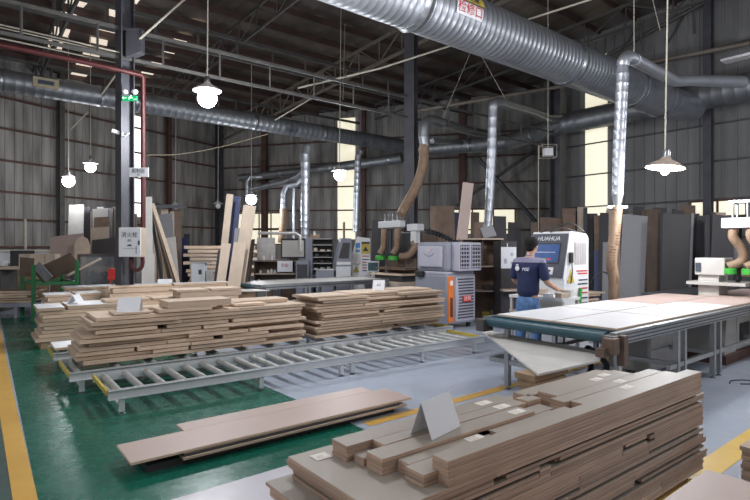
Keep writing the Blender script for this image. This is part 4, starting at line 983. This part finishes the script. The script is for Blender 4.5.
# ================================================================ LEFT MACHINE GROUP
TL = Vector((-2.42,11.2,0))
t = thing('outfeed_table','long grey belt table in the middle distance behind the stacks','table',TL,A)
MB().box(.05,3.5,.05,1.35,.765,.79).build('belt','machine',t)
for y in (0,1.4):
    MB().box(0,3.55,y-.03,y+.03,.69,.80).build('side_rail','alu',t)
    s = -1 if y==0 else 1; MB().box(.02,3.55,y+s*.03-.003,y+s*.03+.003,.73,.745).build('rail_slot','alu_dark',t)
MB().at((0,0,.74)).tube([(0,.04,0),(0,1.36,0)],.05,18).build('end_roller','rubber',t,smooth=50)
for x in (.1,1.1,1.2,2.4,3.45):
    for y in (0,1.4): MB().box(x-.03,x+.03,y-.03,y+.03,.0,.69).build('leg','alu',t)
MB().box(-.12,.1,-.08,.08,.55,.76,bev=.02).build('drive_motor','greysteel',t)
b = MB(); b.box(.1,3.45,-.02,.02,.2,.25); b.box(.1,3.45,1.38,1.42,.2,.25); b.build('cross_brace','alu',t)
pts = [at(225,297,10.4),at(247,296,10.2),at(236,281,11.2),at(228,283,11.4)]
tag(put(MB().prism([(0,0),(.55,.05),(.95,-.25),(.35,-.5)],.018,'z').build('offcut_panel','dull_white'), at(226,290,10.9)),'pale sheet jutting out from the end of the middle table','board')
tag(put(MB().box(-.25,.25,-.15,.15,0,.70).build('support_crate','wood'), (at(236,290,10.9).x+.15,10.75,0)),'wooden crate under the pale sheet at the middle table','crate')
# router on that table
q = TL+U*3.72+V*-.1; t = thing('cnc_router','router machine with tan hoses and a white head box, middle distance','machine',q,A)
MB().box(-.1,1.5,-.2,1.2,0,.62,bev=.02).build('base','machine',t); MB().box(-.12,1.5,-.25,1.22,.62,.70).build('bed','tan',t)
MB().box(.1,1.5,-.1,1.2,.86,.90).build('upper_board','board',t); MB().box(.2,1.4,.0,1.1,.70,.86).build('bed_block','alu_dark',t)
MB().box(.3,1.2,.0,1.2,1.0,1.05).build('clamp_board','brownboard',t); MB().box(.7,1.0,.0,1.2,.90,1.3).build('gantry_beam','brownboard',t)
MB().box(.35,.55,.25,1.15,2.12,2.30,bev=.015).build('head_box','white',t)
MB().box(.5,.75,-.25,.15,2.02,2.2,bev=.015).build('head_box','white',t); MB().box(.55,.7,-.15,.05,1.7,2.02).build('head_bracket','white',t)
b = MB()
for y in (.45,.62,.8,.95): b.tube([(.45,y,2.3),(.45,y,2.5)],.02,8)
b.build('piston_rods','ring',t)
for y in (.40,.95):
    hose(t, [(.42,y,2.09),(.40,y,1.85),(.42,y+.04,1.6),(.36,y+.12,1.42)], .085)
    MB().at((.36,y+.1,1.25)).lathe([(.04,0),(.15,0),(.15,.10),(.11,.12),(.04,.12)],18).build('dust_ring','limegreen',t,smooth=40)
hose(t, [(.6,.0,1.75),(.6,-.05,1.6),(.5,.05,1.4),(.42,.3,1.35)], .09)
for y in (.5,.65,.8): MB().at((.5,y,1.2)).lathe([(0,0),(.02,0),(.03,.12),(.06,.15),(.06,.85),(0,.85)],12).build('spindle','alu_dark',t,smooth=40)
b = MB()
for i in range(16):
    a = i/15; x = .9+a*1.9; z_ = 1.95-.75*a**1.6; b.box(x,x+.1,-.2,-.12,z_,z_+.12)
b.build('cable_chain','alu_dark',t)
MB().box(.75,1.0,.1,1.3,1.1,2.0,bev=.02).build('carriage','alu_dark',t)
t = thing('control_console','grey slanted console beside the warning signs, middle distance','machine',at(336,247,14.9)-Vector((0,0,1.6)),.25)
MB().prism([(0,0),(.44,0),(.44,.9),(.48,1.05),(.44,1.85),(.16,1.85),(-.0,1.15),(.0,.9)], .5,'y',0,0).build('housing','cooler',t,bevel=.01)
MB().prism([(.07,1.28),(.36,1.28),(.40,1.72),(.20,1.72)],-.015,'y',0,0).build('screen','dark',t); MB().box(.02,.42,-.015,0,1.1,1.18).build('button_plate','paper',t); MB().box(.0,.42,-.02,0,.62,1.05,bev=.01).build('lower_panel','white',t)
t = thing('electric_cabinet','white electric cabinet with yellow and blue warning signs','cabinet',at(352.5,247,15.4)-Vector((0,0,1.6)),.05)
MB().prism([(0,0),(.52,0),(.52,1.85),(.14,1.9),(0,1.4)],.5,'y').build('body','white',t,bevel=.01)
MB().box(.26,.50,-.01,0,1.4,1.75).build('warning_sign','yellow',t); MB().prism([(.30,1.48),(.46,1.48),(.38,1.62)],-.004,'y',0,-.01).build('sign_triangle','black',t); MB().box(.26,.5,-.014,-.01,1.69,1.75).build('sign_header','black',t)
M['signblue'] = mat('blue_sign',(.05,.25,.6),.5); MB().box(.10,.22,-.01,0,1.58,1.72).build('blue_sign','signblue',t); MB().box(.09,.22,-.01,0,1.46,1.52).build('blue_sign','signblue',t)
MB().prism([(.02,.86),(.2,.86),(.11,1.06)],-.008,'y',0,0).build('warning_triangle','yellow',t)
b = MB()
for k,zz in enumerate((1.32,1.22,1.14,1.06,.98,.9)): b.box(.28,.48,-.006,0,zz,zz+.03,k%2)
b.build('sticker_text',['ink_red','ink_dark'],t); MB().box(.02,.22,-.04,0,1.1,1.4,bev=.01).build('box','shade',t)
leanboard('tall dark grey panel behind the white cabinet with warning signs', 370,372,220,15.4,.42,'dark',0,.1,group='panels behind the middle router')
t = thing('monitor','small computer monitor with a green screen beside the middle router','monitor',at(367,276,15.0),0)
MB().box(0,.34,0,.06,.12,.42,bev=.008).build('housing','white',t); MB().box(.03,.31,-.006,0,.15,.38).build('screen','rubber',t); MB().box(.12,.22,.0,.06,0,.12).build('foot','white',t)
for nme in ('monitor',): 
    p_ = at(367,276,15.0); t2 = thing('metal_stand','grey stand under the small monitor','stand',(p_.x,p_.y,0)); MB().box(-.05,.4,-.1,.3,0,p_.z-.004).build('body','machine',t2)
# pigeonhole shelf at (314-332, 237-272)
t = thing('pigeonhole_shelf','dark shelf with six open compartments and a lamp on top, middle distance','shelf',at(305.5,247,15.5)-Vector((0,0,1.6)),0)
MB().box(0,.2,0,.4,0,1.85).build('side_cabinet','cooler',t)
b = MB(); b.box(.2,.80,.38,.4,0,1.85); b.box(.78,.80,0,.4,0,1.85); b.build('carcass','dark',t)
for k in range(7): MB().box(.2,.8,0,.38,.75+k*.18,.765+k*.18).build('shelf_board','shade',t)
for k in range(5): 
    b = MB()
    for j in range(3): x = .24+j*.18+R(-.02,.02); b.box(x,x+R(.08,.15),.1,.3,.766+k*.18,.766+k*.18+R(.03,.1))
    b.build('small_parts',random.choice(['dark','machine','yellow','board']),t)
MB().box(.1,.38,.1,.2,1.86,1.98).build('lamp_housing','hose',t); MB().box(.22,.28,.08,.1,1.94,2.06).build('small_light','white',t)
# workbench with screen and shelves (255-305)
t = thing('work_bench','brown two level bench with small bottles under the yellow windows','bench',at(254,247,15.8)-Vector((0,0,1.6)),0)
MB().box(0,1.25,0,.6,1.16,1.2).build('bench_top','brownboard',t); MB().box(0,1.25,0,.6,.78,.81).build('shelf','tan',t); MB().box(0,1.25,.58,.6,0,1.16).build('back_panel','brownboard',t)
for x in (0,1.22): MB().box(x,x+.03,0,.6,0,1.16).build('side_panel','brownboard',t)
b = MB(); b.box(.7,1.15,-.02,0,.86,1.18); b.build('notice','paper',t); text('安全',.12,'ink_red',t,(.92,-.024,1.05),(PI/2,0,0))
o_ = at(254,247,15.8)
for k,(x,zz,r,h) in enumerate(((.25,1.2,.035,.14),(.5,1.2,.04,.16),(.38,.81,.04,.10),(.48,.81,.04,.13),(.58,.81,.035,.1),(.15,.81,.04,.09))):
    tag(put(MB().lathe([(0,0),(r,0),(r,h*.7),(r*.5,h*.85),(r*.5,h),(0,h)],14).build('bottle','white',smooth=40),(o_.x+x,o_.y+.2,zz+.001)),'small white bottle on the %s of the brown bench, %s'%('top' if zz>1 else 'shelf',['left one','right one','second from left','third from left','rightmost','leftmost'][k]),'bottle','bottles on the brown bench')
t = thing('monitor','large pale screen in a black frame on the brown bench','monitor',(o_.x+.75,o_.y+.3,1.201),-.1)
MB().box(0,.75,0,.05,.06,.66,bev=.01).build('frame','black',t); MB().box(.04,.71,-.004,0,.1,.6).build('screen','dull_white',t); MB().box(.25,.5,.0,.15,0,.06).build('foot','black',t)
t = thing('tool_board','grey upright panel at the left end of the brown bench','board',(o_.x+.02,o_.y+.3,1.201)); MB().box(0,.55,0,.03,0,.68).build('panel','shade',t); MB().box(.36,.46,-.03,0,.1,.22).build('bracket','machine',t)
cable('pale horizontal tube above the brown bench', [at(258,233,16),at(296,233.5,16),at(300,236,16),at(300,252,16)], .045,'machine','pipe','pipe',12)
t = thing('side_cabinet','dark green grey low cabinet at the right end of the brown bench','cabinet',at(296,247,15.2)-Vector((0,0,1.6)),0); MB().box(0,.36,0,.5,0,1.2,bev=.01).build('body','cooler',t); MB().box(.03,.33,-.01,0,.7,1.1).build('door','dark',t)
t = thing('cable_reel_post','thin dark post in front of the yellow wall strip','post',at(344,247,16)-Vector((0,0,1.6))); MB().tube([(0,0,0),(0,0,2.35)],.035,10).build('pole','brownboard',t)
leanboard('pale tilted sheet on the low cabinet before the grey console',318,318,269,15.0,.5,'machine',.951,.4,group='loose clutter by the console',th=.03)
tag(put(MB().box(0,.5,0,.5,0,.95).build('work_cabinet','cooler'),(at(316,247,14.85).x,14.85,0)),'low grey cabinet below the cluttered bench before the grey console','cabinet')

# ---- tall boards leaning in the centre (212-256)
LC = 'tall boards leaning upright left of the middle table'
leanboard('tallest pale board, leftmost of the leaning group before the middle table', 213,226.5,194,11.9,.16,'tan',0,.5,group=LC)
leanboard('navy board leaning behind the tallest pale board', 222,232.5,196,12.3,.20,'blue',0,.5,group=LC)
leanboard('second pale board with a stepped top leaning at the left side', 210.5,222,243,11.5,.2,'tan',0,.4,group=LC)
leanboard('widest pale board, rightmost of the leaning group', 226,243.5,205,11.7,.29,'tan',0,.5,group=LC)
leanboard('low pale board before the widest one', 222,234,242,11.5,.28,'tan',0,.35,group=LC)
leanboard('grey board leaning between the navy and the widest board', 226,235,228,12.1,.25,'greyboard',0,.4,group=LC)
for i,(x,y,m) in enumerate(((247,238,'dark'),(249.5,240,'brownboard'),(252,239,'dark'),(218,250,'dark'))):
    leanboard('narrow dark strip leaning beside the widest pale board, %s from the left'%ORD[i].replace('topmost','first'), x-9,x,y,12.0+.1*i,.07,m,0,.4,group=LC)

# ---- leaning strips right of the first column
LS = 'boards leaning beside the first column'
leanboard('tall whitish board standing right beside the red pipe', 145,144,197,11.3,.17,'dull_white',0,.3,group=LS)
leanboard('low pale grey sheet before the tall whitish board', 141,142,254,11.0,.26,'dull_white',0,.2,group=LS)
k = 0
for k in range(15):
    xb = 188-k*2.3; xt = 151+(k%5)*3.2*(k>2)+(0 if k<3 else R(-1,1)); yt = 204+k*1.2+(k%5)*9*(k>2)
    leanboard('long strip in the fan leaning right of the first column, %s in the row' % ORD[k].replace('topmost','first'), xb, xt, yt, 11.8+.07*k, .075, ('board','brownboard','board','dark','tan','brownboard','board')[k%7], 0, .6, group=LS, th=.02)
leanboard('mauve grey board behind the fan of strips', 162,157,215,14,.42,'greyboard',0,.5,group=LS); leanboard('white board in the right of the fan', 172,166,238,13.5,.24,'dull_white',0,.3,group=LS)
for i in range(6): leanboard('brown board in the rack under the dark beam behind the fan, %s from the left'%ORD[i].replace('topmost','first'), 152+i*4.5,152+i*4.5,209+R(0,6),22,.3,'brownboard' if i%2 else 'tan',0,.5,group='boards behind the fan of strips')
tag(put(MB().box(0,1.5,0,.1,0,.14).build('rack_beam','darksteel'),at(150,208,21.8)),'dark beam over the boards behind the fan','beam')
leanboard('blue tarpaulin board far back near the corner', 180,181,238,23,.3,'blue',0,.2,group='far boards'); leanboard('dark pointed board far back near the corner', 184,184,234,23.5,.25,'dark',0,.2,group='far boards')
for i in range(9):
    o = board(R(-.2,.1),R(2.2,2.8),0,1.0,.25+i*.16,.25+i*.16+.12,tuple(at(188,247,21.5)[:2])+(0,),.1+R(-.05,.05),'rough board in the far pile before the corner, %s from the top'%ORD[8-i],'boards of the far pile')
tag(put(MB().box(0,2.2,.05,.9,0,.25).build('pallet','wood'),(at(188,247,21.5).x,21.5,0),.1),'pallet under the far pile before the corner','pallet')
t = thing('white_cabinet','small white machine cabinet far back between the leaning groups','cabinet',at(191,247,14.5)-Vector((0,0,1.6)),.15)
MB().box(0,.36,0,.4,.0,1.16,bev=.02).build('body','white',t); MB().box(.2,.28,-.01,0,.85,.98).build('control_panel','ink_dark',t); MB().box(.38,.55,.05,.3,.4,.95,bev=.02).build('side_unit','shade',t); MB().box(-.02,.5,-.02,.42,1.16,1.2).build('lid','shade',t)

# ================================================================ LEFT BACK CLUTTER
LB = 'boards leaning against the left wall'
def lb_(label,xb,xt,yt,d,w,m,z0=0,lean=.4,th=.03): return leanboard(label,xb,xt,yt,d,w,m,z0,lean,th,LB)
lb_('tall light grey board left in the left wall group',66,69,205,17.5,.50,'dull_white')
for i,(x,yt,m) in enumerate(((84,207,'dark'),(86.5,211,'tan'),(89,209,'dark'),(97,207,'greyboard'),(103,209,'dark'),(108,208,'dark'),(112,207,'brownboard'),(116,210,'dark'),(108,220,'blue'),(119,208,'dark'),(129,210,'dark'),(133,214,'brownboard'))):
    lb_('upright strip behind the brown boards at the left wall, %s from the left'%ORD[i].replace('topmost','first'),x-1,x,yt,17.8+.06*i,R(.12,.26),m)
lb_('short white board, highest of the four stacked leaning boards',92,92.5,209,17.2,.50,'dull_white'); lb_('chocolate brown board below the short white one',93,94,217.5,17.0,.50,'brownboard')
lb_('light tan board below the chocolate brown one',90,91,228,16.7,.55,'tan'); lb_('dark grey low board, lowest of the leaning group',92,92,240,16.3,.75,'dark')
lb_('wide pinkish brown board at the left below the light grey one',50,50,237,16.4,1.05,'pink')
o_ = at(82,262,16.0)
tag(put(MB().prism([(-.22,0),(.22,0),(.24,.65),(.16,.85),(0,.93),(-.16,.85),(-.24,.65)],.02,'y').build('round_top_board','board'),Vector((o_.x,o_.y,1.0))),'pale board with a rounded top standing left of the tan boards','board')
tag(put(MB().box(-.6,.9,-.3,.3,0,1.0).build('crate','wood'),(o_.x,o_.y+.0,0)),'low crate carrying the round topped board','crate')
# gray frame w/ cloudy plastic
t = thing('metal_rack','grey steel rack wrapped in cloudy plastic before the left column','rack',at(79,247,13.5)-Vector((0,0,1.6)),.1)
for x in (0,.9):
    for y in (0,.5): MB().box(x-.03,x+.03,y-.03,y+.03,0,1.42).build('post','greysteel',t)
for y0,z0 in ((-.03,1.36),(.47,1.36),(-.03,.5)): MB().box(.03,.87,y0,y0+.06,z0,z0+.06).build('beam','greysteel',t); MB().box(.03,.87,.0,.012,.1,1.36).build('plastic_wrap','plastic_clear',t); MB().box(.2,.8,.1,.45,.56,.95).build('wrapped_goods','greyboard',t)
t = thing('hand_cart','red metal hand cart beside the first column','cart',at(108,247,12.6)-Vector((0,0,1.6)),.1)
b = MB(); b.bar((0,0,.85),(.45,0,.85),.05); b.bar((0,.3,.85),(.45,.3,.85),.05); b.bar((0,0,.85),(0,.3,.85),.05); b.bar((.45,0,.85),(.45,.3,.85),.05); b.box(0,.3,0,.3,.85,1.08); b.build('frame','red',t)
MB().bar((.25,.15,.9),(.48,.15,1.36),.04).build('handle','red',t)
for x in (.05,.4):
    for y in (0,.3): l = MB().bar((x,y,.06),(x,y,.85),.03).build('leg','red',t); MB().at((x,y,.06),0,PI/2).lathe([(0,-.02),(.06,-.02),(.06,.02),(0,.02)],14).build('wheel','black',l)
# green rack with cartons
t = thing('green_rack','green steel rack holding tilted brown panels at the left','rack',(0,0,0))
g0 = fl(34,305,.0)
def gp(px,d): q_ = at(px,247,d); return (q_.x,q_.y)
for (px,d,h) in ((22.5,12.2,1.22),(33.5,11.2,1.22),(77,11.6,1.3),(62,12.6,1.2)):
    x,y = gp(px,d); MB().box(x-.03,x+.03,y-.03,y+.03,0,h).build('post','green',t)
a_ = gp(33.5,11.2); b_2 = gp(77,11.6); c_2 = gp(22.5,12.2); d_2 = gp(62,12.6)
for p_,q_ in ((a_,b_2),(c_2,d_2),(a_,c_2),(b_2,d_2)):
    MB().bar((p_[0],p_[1],.82),(q_[0],q_[1],.82),.035,.06).build('beam','green',t)
GR = 'brown panels on the green rack'
def tilt(label, px, py, d, w, h, ang, m, rx=.3, rz=.2):
    o = MB().box(-w/2,w/2,-.015,.015,-h/2,h/2).build('tilted_panel', m); put(o, at(px,py,d), rz, rx, ang); return tag(o, label, 'board', GR)
tilt('large brown panel tilted over the green rack',57,268,11.7,.85,.38,-.45,'brownboard',.5)
tilt('brown carton panel between the two left green posts',27,267,11.8,.28,.42,.1,'brownboard',.2)
tilt('small grey brown panel slipping down in the green rack',43,272,11.5,.42,.22,.9,'greyboard',.4)
tilt('thin strip jutting out right of the green rack',84,267,11.9,.8,.05,-.5,'tan',.1)
for i in range(7): tag(put(MB().box(-.07,.07,-.1,.1,0,.32).build('wood_block','tan'), at(24+i*5.2,266.5,13.4)+Vector((0,0,0)), R(-.2,.2)),'upright tan block on the bench behind the green rack, %s from the left'%ORD[i].replace('topmost','first'),'block','tan blocks behind the green rack')
t = thing('bench','low workbench behind the green rack','bench',at(-4,247,13.1)-Vector((0,0,1.6))); hz = at(24,266.5,13.4).z-.002
MB().box(0,1.75,0,.7,hz-.06,hz).build('bench_top','tan',t)
for x in (.05,1.7): MB().box(x-.04,x+.04,.05,.65,0,hz-.06).build('leg','greysteel',t)
o_ = at(4,259,14.0); tag(put(MB().box(-.25,.25,0,.2,0,.14,bev=.01).build('white_box','white'),(o_.x,o_.y-.4,hz+.002)),'flat white box with dark label at the far left','box')
tag(put(MB().box(.0,.5,0,.3,0,.5).build('tool_chest','dark'),(at(10,247,15).x,15,1.0)),'dark chest far left under the plinth line','chest')
tag(put(MB().box(-.2,.8,-.1,.5,0,.998).build('crate','wood'),(at(10,247,15).x,15,0)),'crate under the dark chest at the far left','crate')
cable('thin pale post standing before the left wall', [at(26,247,16)-Vector((0,0,1.6)),at(25,219,16)], .04,'conduit','post','post',10)
# piles of boards far left
for i in range(9): board(R(-1.0,-.8),R(.2,.35),R(-.05,.05),.9,.5+i*.07,.5+i*.07+.05,tuple(at(12,247,16)[:2])+(0,),.15+R(-.06,.06),'rough board in the far left pile by the green rack, %s from the top'%ORD[8-i],'boards of the far left pile')
tag(put(MB().box(-.8,.2,.05,.85,0,.5).build('crate','wood'),(at(12,247,16).x,16,0),.15),'crate under the far left pile','crate')
for i in range(5): board(R(-.9,-.6),R(.2,.35),R(-.05,.05),.8,.34+i*.055,.34+i*.055+.045,tuple(at(16,247,12)[:2])+(0,),.25+R(-.1,.1),'greyish board in the low left pile on the roller frame, %s from the top'%ORD[4-i],'boards of the low left pile',('board_edge','brownboard'))
t = thing('low_conveyor','grey low roller frame under the greyish boards at the left edge','conveyor',at(16,247,12)-Vector((0,0,1.6)),.25)
b = MB(); b.box(-1.2,.5,-.02,.04,.24,.33); b.box(-1.2,.5,.8,.86,.24,.33); b.build('side_rail','cooler',t)
for x in (-1.0,0,.4): MB().box(x-.03,x+.03,-.02,.86,0,.24).build('leg','cooler',t)
tag(put(MB().box(0,.22,0,.25,0,.28).build('carton','brownboard'),fl(27,302,.0)),'small brown carton at the foot of the green rack','carton')

# ================================================================ CAMERA, WORLD
cam = bpy.data.cameras.new('camera'); co_ = bpy.data.objects.new('camera', cam); C.objects.link(co_)
cam.sensor_width = 36; cam.lens = 36*FPX/750; cam.shift_y = -(250-HY)/750; cam.clip_start = .05; cam.clip_end = 200
co_.location = (0,0,CH); co_.rotation_euler = (PI/2,0,0); bpy.context.scene.camera = co_
w = bpy.data.worlds.new('world'); bpy.context.scene.world = w; w.use_nodes = True
bg = w.node_tree.nodes['Background']; bg.inputs[0].default_value = (.90,.94,1,1); bg.inputs[1].default_value = .28
s = bpy.context.scene; s.view_settings.view_transform = 'Standard'; s.view_settings.look = 'None'; s.view_settings.gamma = 1; s.view_settings.exposure = 0.0
